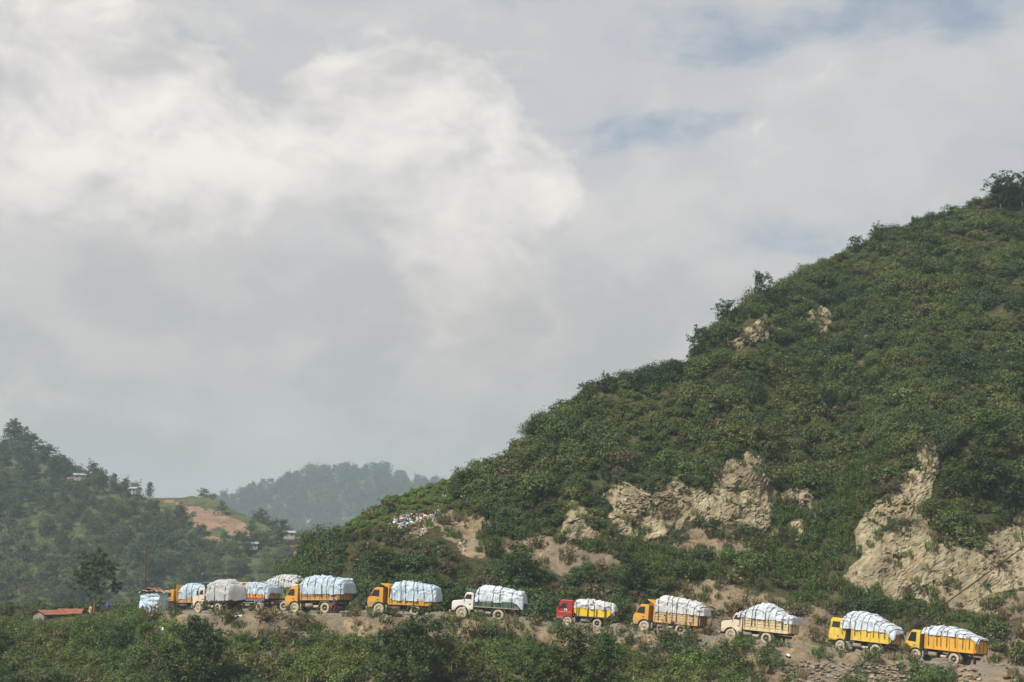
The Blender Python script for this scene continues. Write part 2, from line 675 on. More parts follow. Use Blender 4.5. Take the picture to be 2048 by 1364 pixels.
# ------------------------------------------------------------------ the near terrain
# road surface height along x, from where the wheels stand
_road = [(-700, 1275, 165), (0, 1262, 172), (90, 1252, 176), (180, 1232, 178), (240, 1225, 172), (280, 1222, 170), (340, 1221, 172), (475, 1222, 162), (588, 1224, 145), (757, 1226, 139), (900, 1234, 138),
         (1000, 1240, 137), (1133, 1251, 137), (1190, 1255, 137), (1286, 1261, 137), (1358, 1268, 137), (1457, 1279, 136), (1531, 1287, 135),
         (1675, 1300, 135), (1743, 1310, 134), (1930, 1331, 132), (2048, 1344, 131), (2700, 1400, 126)]
_rp = np.array([P(u, v, Y) for u, v, Y in _road])
_rx, _rz = _rp[:, 0], _rp[:, 2]
_fx = np.linspace(_rx[0], _rx[-1], 600)
_fz = blur1(np.interp(_fx, _rx, _rz), 12, 0)


def road_z(x):
    return np.interp(x, _fx, _fz)


def road_frame(x):
    s = (road_z(x + 0.5) - road_z(x - 0.5)) / 1.0
    return float(road_z(x)), float(s)


EDGE_Y = [(-900, 128), (0, 136), (200, 146), (285, 150), (330, 146), (420, 139), (520, 138), (640, 136.5), (757, 134.2), (900, 133.2), (1133, 132.6), (1300, 132.2),
          (1531, 130.6), (1700, 129.6), (1930, 127), (2048, 125.5), (2900, 118)]
FAR_Y = [(-900, 196), (285, 198), (560, 196), (600, 172), (660, 155), (757, 148.5), (900, 146.5), (1300, 144.5), (1531, 143.5), (1700, 143), (2048, 139), (2900, 132)]
SIL = [(-900, 1216), (545, 1216), (556, 1212), (566, 1168), (580, 1140), (600, 1118), (620, 1098), (650, 1074), (690, 1052), (740, 1024), (770, 1006), (850, 974), (905, 955),
       (935, 950), (1000, 932), (1030, 914), (1060, 872), (1100, 838), (1150, 806), (1200, 780), (1240, 764), (1300, 750), (1380, 730), (1400, 706),
       (1440, 650), (1500, 606), (1560, 582), (1620, 544), (1700, 504), (1760, 478), (1850, 444), (1950, 412), (2048, 384), (2200, 332), (2400, 270), (2900, 200)]

ROCK = [
    [(1212, 985), (1240, 960), (1272, 968), (1300, 990), (1345, 955), (1395, 972), (1432, 940), (1452, 916), (1470, 922), (1486, 934), (1492, 905), (1522, 905), (1540, 935),
     (1552, 975), (1548, 1015), (1532, 1052), (1512, 1072), (1470, 1040), (1432, 1052), (1398, 1036), (1350, 1060), (1330, 1082), (1280, 1085), (1240, 1068), (1214, 1040)],
    [(1118, 1072), (1136, 1000), (1156, 988), (1166, 1010), (1172, 1050), (1200, 1074), (1160, 1084)],
    [(1572, 952), (1598, 944), (1622, 985), (1646, 1016), (1618, 1018), (1580, 1012), (1562, 985)],
    [(1586, 1045), (1606, 1040), (1616, 1068), (1600, 1085), (1584, 1070)],
    [(1838, 890), (1870, 880), (1876, 930), (1866, 985), (1862, 1030), (1878, 1072), (1905, 1098), (1950, 1090), (1990, 1075), (2030, 1040), (2075, 1010), (2120, 1060), (2110, 1150),
     (2040, 1172), (1990, 1192), (1960, 1222), (1905, 1214), (1850, 1196), (1790, 1196), (1735, 1192), (1690, 1150), (1716, 1118), (1708, 1050), (1745, 1010), (1790, 965), (1824, 925)],
    [(1462, 694), (1482, 660), (1512, 640), (1545, 622), (1546, 660), (1520, 680), (1490, 694)],
    [(1606, 664), (1606, 628), (1630, 610), (1658, 614), (1662, 662), (1640, 668)],
]
SOIL = [
    [(1330, 1078), (1360, 1060), (1440, 1045), (1500, 1068), (1526, 1075), (1512, 1120), (1440, 1112), (1384, 1118), (1350, 1100)],
    [(900, 1030), (935, 1028), (1000, 1034), (1012, 1050), (985, 1066), (950, 1062), (915, 1052)],
    [(1000, 1086), (1060, 1072), (1110, 1076), (1160, 1086), (1240, 1100), (1246, 1150), (1180, 1152), (1110, 1152), (1075, 1120), (1010, 1102)],
    [(1370, 1172), (1430, 1162), (1480, 1172), (1540, 1196), (1610, 1214), (1680, 1222), (1720, 1240), (1800, 1262), (1980, 1300), (2060, 1330), (1900, 1345), (1640, 1300), (1420, 1275), (1290, 1262), (1240, 1205), (1330, 1198)],
    [(1660, 925), (1700, 915), (1720, 950), (1700, 975), (1668, 965)],
    [(870, 1040), (905, 1020), (915, 1045), (962, 1085), (958, 1106), (925, 1100), (880, 1068)],
    [(1960, 1222), (2040, 1180), (2140, 1170), (2140, 1330), (2050, 1320), (1990, 1270)],
    [(1420, 735), (1400, 720), (1440, 690), (1475, 668), (1468, 700)],
]
TRACK = [[(862, 1042), (884, 1028), (908, 1014), (920, 1038), (946, 1060), (976, 1084), (968, 1112), (936, 1108), (904, 1082), (880, 1060)],
         [(800, 1052), (850, 1034), (886, 1026), (882, 1044), (850, 1062), (812, 1066)]]
HERB = [[(1240, 1100), (1310, 1080), (1350, 1100), (1390, 1120), (1500, 1122), (1530, 1050), (1555, 1030), (1590, 1015), (1625, 1035), (1660, 960), (1720, 930), (1790, 880), (1800, 920),
         (1742, 1004), (1704, 1050), (1712, 1112), (1686, 1150), (1735, 1196), (1850, 1202), (1960, 1226), (2010, 1275), (1900, 1275), (1800, 1252), (1680, 1220), (1560, 1196),
         (1480, 1168), (1380, 1164), (1250, 1150)],
        [(1010, 1050), (1120, 1080), (1245, 1095), (1240, 1112), (1110, 1082), (1020, 1074)],
        [(940, 1060), (985, 1068), (1000, 1110), (960, 1112)]]
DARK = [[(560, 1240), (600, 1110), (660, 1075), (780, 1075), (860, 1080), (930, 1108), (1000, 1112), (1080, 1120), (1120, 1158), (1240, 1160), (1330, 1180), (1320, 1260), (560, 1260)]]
LANDFILL = [[(540, 1200), (600, 1100), (690, 1060), (780, 1060), (870, 1034), (906, 1010), (910, 985), (935, 935), (800, 960), (560, 1100)]]

US = np.arange(-800, 2805, 4.0)
NU = len(US)
edge_y = interp(US, EDGE_Y)
far_y = np.maximum(interp(US, FAR_Y), edge_y + 10)
edge_y = blur1(edge_y, 6, 0)
far_y = blur1(far_y, 5, 0)
sil = interp(US, SIL)


def mask_of(polys, u, v, wob=9.0, seed=5):
    q = np.stack([u / 26.0, v / 26.0, np.zeros_like(u)], -1)
    du = fbm(q, 4, seed) * wob * 2
    dv = fbm(q + 50, 4, seed + 3) * wob * 2
    r = np.zeros(np.shape(u))
    for p in polys:
        r = np.maximum(r, inside(p, u + du, v + dv).astype(float))
    return r


# section C: the hillside, built upwards from the road's far edge with its own steepness everywhere
NC = 240
x_far = (US - 1024) / F * far_y * CP          # close enough: the road is near the horizon line
z_far = road_z(x_far)
foot = UV(np.stack([x_far, far_y, z_far], -1))
v_foot = foot[1]
TT = np.linspace(0, 1, NC)
VV = v_foot[None, :] + (np.minimum(sil, v_foot - 0.5) - v_foot)[None, :] * TT[:, None]
UU = np.broadcast_to(US[None, :], VV.shape).copy()
slope = np.full(VV.shape, 36.0)
slope = np.where(mask_of(ROCK, UU, VV, 4) > 0, 60.0, slope)
slope = np.where(mask_of(SOIL, UU, VV, 4) > 0, 44.0, slope)
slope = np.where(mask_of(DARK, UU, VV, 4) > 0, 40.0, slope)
slope = np.where(mask_of(LANDFILL, UU, VV, 3) > 0, 27.0, slope)
slope = np.where(mask_of(TRACK, UU, VV, 2) > 0, 20.0, slope)
slope = np.where((UU > 1880) & (UU < 2060) & (VV > 880) & (VV < 1080), 50, slope)
slope = blur1(blur1(slope, 5, 1), 4, 0)
tg = np.tan(np.radians(slope))
cyv = (682 - VV) / F
te = (SP + cyv * CP) / (CP - cyv * SP)        # tangent of each row's elevation, per metre of Y
YC = np.zeros_like(VV)
YC[0] = far_y
for i in range(1, NC):
    dte = te[i] - te[i - 1]
    YC[i] = YC[i - 1] + YC[i - 1] * dte / np.maximum(tg[i] - te[i], 0.12)
# smooth the depth a little along the hill, not across its left brow
YCs = blur1(YC, 3.0, 1)
YC = YCs
PC = P(UU, VV, YC)
# rolling relief of the ground itself
lump = (fbm(PC / 15.0, 3, 21) * 2.6 + ridged(PC / 9.0, 2, 23) * 1.1) * sstep(TT, 0.05, 0.3)[:, None]
PC[..., 1] += lump
rk = mask_of(ROCK, UU, VV, 7)
rk_s = blur1(blur1(rk, 1.2, 1), 1.0, 0)
# rotate into the beds' dip for the fracture relief
ca, sa = math.cos(R(38)), math.sin(R(38))
beds = np.stack([PC[..., 0] * ca - PC[..., 2] * sa, PC[..., 1], (PC[..., 0] * sa + PC[..., 2] * ca) * 2.2], -1)
sel = rk_s > 0.01
bs, pcs = beds[sel], PC[sel]
d1, d2, rv = worley(bs / 1.5, 4)
broken = 0.30 + 0.80 * sstep(fbm(pcs / 5.0, 3, 37), -0.15, 0.25)          # shattered beds here, smooth washed faces there
frac = ((rv - 0.5) * 0.6 - 0.30 * sstep(d2 - d1, 0.14, 0.0)) * broken
d1, d2, rv2 = worley(bs / 0.55, 8)
frac += ((rv2 - 0.5) * 0.34 - 0.12 * sstep(d2 - d1, 0.16, 0.0)) * broken
gul = ridged(np.stack([pcs[..., 0] / 2.6 + fbm(pcs / 3.0, 2, 38) * 0.5, pcs[..., 1] / 9, pcs[..., 2] / 9.5], -1), 4, 77)
rill = ridged(np.stack([pcs[..., 0] / 0.75 + fbm(pcs / 2.0, 2, 39) * 0.6, pcs[..., 1] / 6, pcs[..., 2] / 5.0], -1), 2, 78)
frac += gul * 1.05 + rill * 0.16 + fbm(pcs / 3.5, 3, 31) * 0.7
PC[sel, 1] -= frac * rk_s[sel]
so = mask_of(SOIL, UU, VV, 9)
so_s = blur1(blur1(so, 1.5, 1), 1.0, 0)
PC[..., 1] -= (fbm(PC / 1.6, 4, 61) * 0.7 + ridged(np.stack([PC[..., 0] / 2.2, PC[..., 1] / 5, PC[..., 2] / 7], -1), 3, 71) * 0.35) * so_s
tr = mask_of(TRACK, UU, VV, 5)
PC[..., 2] += fbm(PC / 0.7, 3, 91) * 0.10

# section B: the road
NB = 44
TB = np.linspace(0, 1, NB)[:, None]
YB = edge_y[None] + (far_y - edge_y)[None] * TB
XB = (US - 1024)[None] / F * YB * CP
ZB = road_z(XB)
PB = np.stack([XB, YB, ZB], -1)
rut = fbm(np.stack([XB / 3.0, YB / 0.8, XB * 0], -1), 3, 12) * 0.05 + fbm(np.stack([XB / 0.7, YB / 0.7, XB * 0], -1), 3, 14) * 0.035
edge_t = (YB - edge_y[None]) / 1.0
PB[..., 2] += rut * sstep(edge_t, 0.0, 0.8) - 0.03
berm = sstep((far_y[None] - YB), 2.5, 0.0) * (UU[0] > 640)
PB[..., 2] += berm * (0.25 + 0.35 * fbm(np.stack([XB / 1.5, YB / 1.5, XB * 0], -1), 3, 15))
# heaped spoil along the near lip of the road
wob0 = fbm(np.stack([US / 60.0, US * 0, US * 0], -1), 3, 33)
PB[..., 2] -= sstep(US + 14 * wob0, 292, 262)[None] * np.clip(177 - YB, 0, 40) * 0.05
lip = np.exp(-((YB - edge_y[None] - 0.5) / 0.8) ** 2) * sstep(US, 860, 960)[None]
PB[..., 2] += lip * (0.10 + 0.28 * np.abs(fbm(np.stack([XB / 1.1, YB / 0.7, XB * 0], -1), 3, 16)))

# section A: the bank below the road, down into the valley
NA = 110
TA = np.linspace(0, 1, NA)                    # 0 deep, 1 at the lip
left = sstep(US, 330, 250)
prof_t = [0, 0.22, 0.30, 0.80, 0.94, 1]
PA = np.zeros((NA, NU, 3))
lipz = PB[0, :, 2]
wob = fbm(np.stack([US / 60.0, US * 0, US * 0], -1), 3, 33)
wide = 12.5 + 3.0 * wob + 9 * left
for j in range(NU):
    ye, ze = edge_y[j], lipz[j]
    W = wide[j]
    yk = [62, ye - W - 14, ye - W - 3, ye - 0.28 * W, ye - 0.9, ye]
    drop = 6.9 - 1.0 * left[j]
    zk = [-26, ze - drop - 5.0, ze - drop - 0.6, ze - 0.34 * drop, ze - 0.22, ze]
    Yj = np.interp(TA, prof_t, yk)
    PA[:, j, 1] = Yj
    PA[:, j, 2] = np.interp(TA, prof_t, zk)
    PA[:, j, 0] = (US[j] - 1024) / F * Yj * CP
fade = (sstep(TA, 1.0, 0.9) * 1.0)[:, None]
PA[..., 1] += fbm(PA / 3.2, 4, 41) * 1.1 * fade
PA[..., 2] += fbm(PA / 1.2, 4, 43) * 0.35 * fade
gu = ridged(np.stack([PA[..., 0] / 2.0, PA[..., 1] / 8, PA[..., 2] / 8], -1), 3, 44)
PA[..., 1] -= gu * 0.35 * fade

# section D: behind the brow the land falls away
ND = 14
TD = np.linspace(0, 1, ND + 1)[1:]
top = PC[-1]
PD = np.zeros((ND, NU, 3))
for i, t in enumerate(TD):
    PD[i, :, 0] = top[:, 0] + (t * 60) * (top[:, 0] / top[:, 1])
    PD[i, :, 1] = top[:, 1] + t * 60
    PD[i, :, 2] = top[:, 2] + 2.5 * math.sin(min(t * 6, 1) * math.pi) * 0 - (t ** 1.2) * 45
G = np.concatenate([PA, PB[1:], PC[1:], PD], 0)
NR = G.shape[0]
iA, iB, iC = NA, NA + NB - 1, NA + NB - 1 + NC - 1
gu_, gv_ = UV(G)
zero = np.zeros((NR, NU))
rockm, soilm, roadm = zero.copy(), zero.copy(), zero.copy()
rockm[iB:iC] = rk[1:]
soilm[iB:iC] = np.maximum(so, 0)[1:]
soilm[iB:iC] = np.maximum(soilm[iB:iC], tr[1:])
roadm[NA - 1:iB + 1] = 1
roadm[NA - 4:NA - 1] = 0.9
wild = sstep(US + 14 * wob, 292, 276)          # left of the shelter the yard is overgrown
roadm[NA - 4:iB + 1] *= (1 - wild)[None]
# bare, eroded patches of the bank
pn = fbm(G[:NA] / 4.5, 4, 52)
bare = sstep(pn + 0.9 * sstep(TA, 0.80, 1.0)[:, None] - 0.55 * left[None, :], 0.02, 0.18)
soilm[:NA] = bare
BANK_BARE = [[(700, 1236), (728, 1236), (732, 1290), (724, 1330), (712, 1290), (702, 1262)], [(560, 1240), (660, 1242), (640, 1275), (590, 1280), (540, 1260)],
             [(420, 1228), (560, 1236), (640, 1250), (560, 1290), (470, 1275), (430, 1250)], [(640, 1245), (700, 1240), (700, 1290), (650, 1280)], [(1590, 1300), (1980, 1345), (1980, 1370), (1560, 1364)], [(350, 1225), (420, 1232), (400, 1262), (352, 1245)]]
bb = mask_of(BANK_BARE, gu_[:NA], gv_[:NA], 6)
soilm[:NA] = np.maximum(soilm[:NA], bb)
lipb = sstep(TA[:, None] + 0.10 * fbm(G[:NA] / 2.5, 3, 57), 0.76, 0.84) * sstep(US, 310, 340)[None]
soilm[:NA] = np.maximum(soilm[:NA], lipb)
herbm = mask_of(HERB, gu_, gv_, 9)
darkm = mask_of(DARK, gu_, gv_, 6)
landm = mask_of(LANDFILL, gu_, gv_, 4)
tone = np.clip(0.5 + 0.55 * fbm(G / 2.6, 5, 81), 0, 1)
pale = mask_of([[(690, 1236), (735, 1236), (735, 1300), (715, 1335), (700, 1290)]], gu_, gv_, 5)
tone = np.clip(tone + 0.4 * pale, 0, 1)
tone[iB:iC] = np.clip(tone[iB:iC] + 0.32 * tr[1:], 0, 1)
idx = np.arange(NR * NU).reshape(NR, NU)
quads = np.stack([idx[:-1, :-1], idx[:-1, 1:], idx[1:, 1:], idx[1:, :-1]], -1).reshape(-1, 4)
me = mesh_np('hillside', G.reshape(-1, 3), quads, smooth=True)
for nm, a in (('rock', rockm), ('soil', soilm), ('road', roadm), ('tone', tone)):
    fattr(me, nm, a.ravel())
flat_rock = ((rockm[:-1, :-1] + rockm[1:, 1:]) > 0.5).ravel()
me.polygons.foreach_set('use_smooth', ~flat_rock)
hillside = tag(obj('hillside', me, M_GROUND), kind='structure')

# ------------------------------------------------------------------ plants: prototypes made of many small leaf faces
def leaves_mesh(name, c, nrm, size, seed, aspect=0.55, droop=0.0):
    """one folded leaf blade (two triangles) for each centre"""
    rg = np.random.default_rng(seed)
    n = len(c)
    nrm = nrm / np.maximum(np.linalg.norm(nrm, axis=1, keepdims=True), 1e-6)
    t = rg.normal(size=(n, 3))
    t[:, 2] -= droop
    t -= nrm * np.sum(t * nrm, 1, keepdims=True)
    t /= np.maximum(np.linalg.norm(t, axis=1, keepdims=True), 1e-6)
    b = np.cross(nrm, t)
    s = (size * (0.65 + 0.7 * rg.random(n)))[:, None] if not hasattr(size, 'shape') else size[:, None]
    fold = 0.16 * s * nrm
    v = np.stack([c - t * s * 0.5, c + b * s * aspect * 0.5 + fold, c + t * s * 0.5, c - b * s * aspect * 0.5 + fold], 1).reshape(-1, 3)
    i = np.arange(n) * 4
    f = np.concatenate([np.stack([i, i + 1, i + 2], -1), np.stack([i, i + 2, i + 3], -1)], 0)
    me = mesh_np(name, v, f)
    lv = rg.random(n)
    fattr(me, 'leaf_tone', np.concatenate([lv, lv]), 'FACE')
    return me


def clump_points(rg, centres, radii, per, flat=0.8):
    c = np.repeat(centres, per, 0)
    r = np.repeat(radii, per, 0)
    d = rg.normal(size=c.shape)
    d /= np.linalg.norm(d, axis=1, keepdims=True)
    rr = rg.random(len(c)) ** 0.45
    d2 = d * (r * rr)[:, None]
    d2[:, 2] *= flat
    return c + d2, d


def bush_mesh(name, seed, Rr=1.3, H=1.6, nclump=26, per=30, leaf=0.24, shaggy=0.2):
    rg = np.random.default_rng(seed)
    a = rg.random(nclump) * 2 * np.pi
    e = np.arcsin(rg.random(nclump) ** 0.8 * 1.05 - 0.1)
    k = 0.62 + 0.38 * rg.random(nclump)
    cc = np.stack([np.cos(a) * np.cos(e) * Rr * k, np.sin(a) * np.cos(e) * Rr * k, 0.15 * H + np.sin(e) * H * 0.72 * k], -1)
    cc += rg.normal(size=cc.shape) * shaggy * 0.3
    p, d = clump_points(rg, cc, Rr * (0.24 + 0.2 * rg.random(nclump)), per)
    out = p - np.array([0, 0, 0.3 * H])
    out /= np.linalg.norm(out, axis=1, keepdims=True)
    nrm = d * 0.7 + out * 0.5 + np.array([0, 0, 0.55]) + rg.normal(size=p.shape) * 0.35
    keep = p[:, 2] > -0.15
    me = leaves_mesh(name, p[keep], nrm[keep], leaf, seed)
    me.materials.append(M_LEAF)
    return me


def herb_mesh(name, seed, n=16, H=1.3, spread=0.75, leaf=0.22, per=22):
    rg = np.random.default_rng(seed)
    ps, ns = [], []
    for i in range(n):
        a = rg.random() * 2 * np.pi
        r = spread * math.sqrt(rg.random())
        base = np.array([math.cos(a) * r, math.sin(a) * r, 0])
        tip = base * (1.25) + np.array([rg.normal() * 0.12, rg.normal() * 0.12, H * (0.6 + 0.5 * rg.random())])
        t = rg.random(per) ** 0.8
        q = base + (tip - base) * t[:, None] + rg.normal(size=(per, 3)) * (0.13 * (1.15 - t))[:, None]
        ps.append(q)
        nn = rg.normal(size=(per, 3))
        nn[:, 2] = np.abs(nn[:, 2]) * 0.6 + 0.4
        ns.append(nn)
    me = leaves_mesh(name, np.concatenate(ps), np.concatenate(ns), leaf, seed, aspect=0.38)
    me.materials.append(M_LEAF)
    return me


def grass_mesh(name, seed, n=70, H=0.75, spread=0.55, wd=0.035):
    rg = np.random.default_rng(seed)
    a = rg.random(n) * 2 * np.pi
    r = spread * np.sqrt(rg.random(n))
    b = np.stack([np.cos(a) * r, np.sin(a) * r, np.zeros(n)], -1)
    h = H * (0.5 + 0.6 * rg.random(n))
    lean = rg.normal(size=(n, 3)) * 0.22
    lean[:, 2] = 0
    m = b + lean * 0.5 * h[:, None] + np.array([0, 0, 1]) * (h * 0.6)[:, None]
    tip = b + lean * 1.6 * h[:, None] + np.array([0, 0, 1]) * h[:, None]
    w = np.stack([np.sin(a * 3), np.cos(a * 3), np.zeros(n)], -1) * wd
    v = np.stack([b - w, b + w, m + w * 0.8, m - w * 0.8, tip], 1).reshape(-1, 3)
    i = np.arange(n) * 5
    f = np.concatenate([np.stack([i, i + 1, i + 2], -1), np.stack([i, i + 2, i + 3], -1), np.stack([i + 3, i + 2, i + 4], -1)], 0)
    me = mesh_np(name, v, f)
    lv = rg.random(n)
    fattr(me, 'leaf_tone', np.concatenate([lv, lv, lv]), 'FACE')
    me.materials.append(M_LEAF)
    return me


def twiggy_mesh(name, seed, n=46, Rr=1.0, H=1.2):
    """dry, nearly leafless shrub: many thin bent sticks with some dead leaves"""
    rg = np.random.default_rng(seed)
    vs_, fs = [], []
    for i in range(n):
        a = rg.random() * 2 * np.pi
        e = rg.random() * 0.9 + 0.35
        L = H * (0.6 + 0.7 * rg.random())
        p0 = np.array([rg.normal() * 0.2, rg.normal() * 0.2, 0])
        d = np.array([math.cos(a) * math.cos(e) * Rr, math.sin(a) * math.cos(e) * Rr, math.sin(e)])
        for k in range(4):
            p1 = p0 + (d + rg.normal(size=3) * 0.4) * L / 4
            w = np.cross(p1 - p0, rg.normal(size=3))
            w = w / np.linalg.norm(w) * 0.022 * (1.2 - k * 0.25)
            o = len(vs_)
            vs_ += [p0 - w, p0 + w, p1 + w * 0.8, p1 - w * 0.8]
            fs.append([o, o + 1, o + 2, o + 3])
            p0 = p1
    v = np.array(vs_)
    tips = v[2::4]
    sel = tips[rg.random(len(tips)) < 0.75]
    s = sel + rg.normal(size=sel.shape) * 0.1
    k = len(v)
    lf = []
    for q in s:
        a, b = rg.normal(size=3) * 0.085, rg.normal(size=3) * 0.085
        lf += [q - a, q + b, q + a, q - b]
    if lf:
        v = np.concatenate([v, np.array(lf)], 0)
        fs += [[k + 4 * j, k + 4 * j + 1, k + 4 * j + 2, k + 4 * j + 3] for j in range(len(s))]
    me = mesh_np(name, v, np.array(fs))
    fattr(me, 'leaf_tone', rg.random(len(fs)), 'FACE')
    me.materials.append(M_LEAF)
    return me


def tree_meshes(seed, H=8.0, crown=2.6, base=0.35, nlimb=9, leaf=0.28, per=70, lean=0.0, clump=0.95, open_=1.0, sub=2, trunk_r=None):
    """(trunk mesh, crown mesh): tapered trunk with limbs and twigs, leaf clumps at the limb ends"""
    rg = np.random.default_rng(seed)
    mb = MB()
    tr_ = trunk_r or H * 0.022
    pts = []
    x = y = 0.0
    for i in range(8):
        t = i / 7
        pts.append((x + lean * t * H * 0.4, y, t * H * 0.86))
        x += rg.normal() * H * 0.012
        y += rg.normal() * H * 0.012
    mb.tube(pts, [tr_ * (1.15 - 0.95 * i / 7) for i in range(8)], 7)
    cl, rad = [], []
    for k in range(nlimb):
        t = base + (0.97 - base) * (k + 0.5 * rg.random()) / nlimb
        i = min(int(t * 7), 6)
        f = t * 7 - i
        o = Vector(pts[i]).lerp(Vector(pts[i + 1]), f)
        a = k * 2.4 + rg.normal() * 0.4
        prof = math.sin(min(1, max(0.12, (1.02 - t) / (1.02 - base))) * math.pi * 0.62)
        L = crown * (0.55 + 0.5 * prof) * (0.75 + 0.45 * rg.random())
        e = 0.25 + 0.75 * t + rg.normal() * 0.15
        dv = Vector((math.cos(a) * math.cos(e), math.sin(a) * math.cos(e), math.sin(e)))
        p1 = o + dv * L * 0.55 + Vector((0, 0, 0.05 * L))
        p2 = o + dv * L + Vector((rg.normal() * 0.1 * L, rg.normal() * 0.1 * L, -0.02 * L))
        r0 = tr_ * (0.62 - 0.35 * t)
        mb.tube([o, p1, p2], [r0, r0 * 0.65, r0 * 0.22], 5)
        cl.append(p2)
        rad.append(clump * (0.8 + 0.5 * rg.random()))
        for s_ in range(sub):
            q = o.lerp(p2, 0.45 + 0.4 * rg.random())
            w = q + Vector((rg.normal(), rg.normal(), 0.35 + rg.normal() * 0.5)) * crown * 0.27 * open_
            mb.tube([q, w], [r0 * 0.45, r0 * 0.15], 4)
            cl.append(w)
            rad.append(clump * (0.6 + 0.5 * rg.random()))
    cl.append(Vector(pts[-1]) + Vector((0, 0, H * 0.06)))
    rad.append(clump * 0.8)
    trunk = mb.mesh('trunk', True)
    trunk.materials.append(M_BARK)
    cc = np.array([tuple(c) for c in cl])
    # break every clump into smaller tufts so the crown stays ragged
    tc = np.repeat(cc, 4, 0) + rg.normal(size=(len(cc) * 4, 3)) * np.repeat(np.array(rad), 4)[:, None] * 0.55
    p, d = clump_points(rg, tc, np.repeat(np.array(rad), 4) * 0.55, max(4, per // 4), 0.7)
    nrm = d * 0.6 + np.array([0, 0, 0.7]) + rg.normal(size=p.shape) * 0.4
    crownm = leaves_mesh('crown', p, nrm, leaf, seed + 5)
    crownm.materials.append(M_LEAF)
    return trunk, crownm


GREEN = np.array((0.074, 0.128, 0.030)) * 0.88
OLIVE = np.array((0.092, 0.126, 0.034)) * 0.88
DARKG = np.array((0.042, 0.074, 0.024)) * 0.88
BROWN = np.array((0.130, 0.108, 0.060)) * 0.88
YELLO = np.array((0.142, 0.160, 0.042)) * 0.88
BRIGHT = np.array((0.100, 0.165, 0.040)) * 0.88
BLUEG = np.array((0.046, 0.080, 0.030)) * 0.88


def tints(p, rg, brown=0.10, dark=0.25, bright=0.2, bias=None):
    """patchy plant colours over the hillside"""
    n = len(p)
    a = fbm(p / 7.0, 3, 201) + rg.normal(size=n) * 0.22
    b = fbm(p / 4.0, 3, 211) + rg.normal(size=n) * 0.25
    c = GREEN + (OLIVE - GREEN) * np.clip(a * 1.6 + 0.4, 0, 1)[:, None]
    q = np.quantile(a, [dark, 1 - bright])
    c = np.where((a < q[0])[:, None], DARKG + (BLUEG - DARKG) * rg.random(n)[:, None], c)
    c = np.where((a > q[1])[:, None], OLIVE + (YELLO - OLIVE) * (rg.random(n) * 0.7)[:, None], c)
    c = np.where((b > np.quantile(b, 1 - brown))[:, None], BROWN * (0.55 + 0.6 * rg.random(n))[:, None], c)
    return c * (0.82 + 0.36 * rg.random(n))[:, None]


PROTO_COL = {}


def proto_collection(name, meshes):
    """source plants, kept out of the scene"""
    c = bpy.data.collections.new(name)
    for i, me in enumerate(meshes):
        c.objects.link(bpy.data.objects.new('%s_%02d' % (name, i), me))
    PROTO_COL[name] = c
    return c


def scatter(name, col, pts, rot, scl, idx, tint, label=None, cat=None):
    """one uncountable mass of plants or stones, instanced on points"""
    n = len(pts)
    me = bpy.data.meshes.new(name)
    me.vertices.add(n)
    me.vertices.foreach_set('co', np.asarray(pts, np.float32).ravel())
    a = me.attributes.new('rot', 'FLOAT_VECTOR', 'POINT')
    a.data.foreach_set('vector', np.asarray(rot, np.float32).ravel())
    a = me.attributes.new('scl', 'FLOAT_VECTOR', 'POINT')
    a.data.foreach_set('vector', np.asarray(scl, np.float32).ravel())
    a = me.attributes.new('idx', 'INT', 'POINT')
    a.data.foreach_set('value', np.asarray(idx, np.int32))
    a = me.attributes.new('tint', 'FLOAT_VECTOR', 'POINT')
    a.data.foreach_set('vector', np.asarray(tint, np.float32).ravel())
    o = obj(name, me)
    ng = bpy.data.node_groups.new(name, 'GeometryNodeTree')
    ng.interface.new_socket('Geometry', in_out='INPUT', socket_type='NodeSocketGeometry')
    ng.interface.new_socket('Geometry', in_out='OUTPUT', socket_type='NodeSocketGeometry')
    N = ng.nodes.new
    gi, go = N('NodeGroupInput'), N('NodeGroupOutput')
    iop = N('GeometryNodeInstanceOnPoints')
    ci = N('GeometryNodeCollectionInfo')
    ci.inputs['Collection'].default_value = col
    ci.inputs['Separate Children'].default_value = True
    ci.inputs['Reset Children'].default_value = True

    def named(nm, dt):
        q = N('GeometryNodeInputNamedAttribute')
        q.data_type = dt
        q.inputs[0].default_value = nm
        return q.outputs[0]
    L = ng.links.new
    L(gi.outputs[0], iop.inputs['Points'])
    L(ci.outputs[0], iop.inputs['Instance'])
    iop.inputs['Pick Instance'].default_value = True
    L(named('idx', 'INT'), iop.inputs['Instance Index'])
    e2r = N('FunctionNodeEulerToRotation')
    L(named('rot', 'FLOAT_VECTOR'), e2r.inputs[0])
    L(e2r.outputs[0], iop.inputs['Rotation'])
    L(named('scl', 'FLOAT_VECTOR'), iop.inputs['Scale'])
    L(iop.outputs[0], go.inputs[0])
    md = o.modifiers.new('scatter', 'NODES')
    md.node_group = ng
    return tag(o, label, cat, kind='stuff')


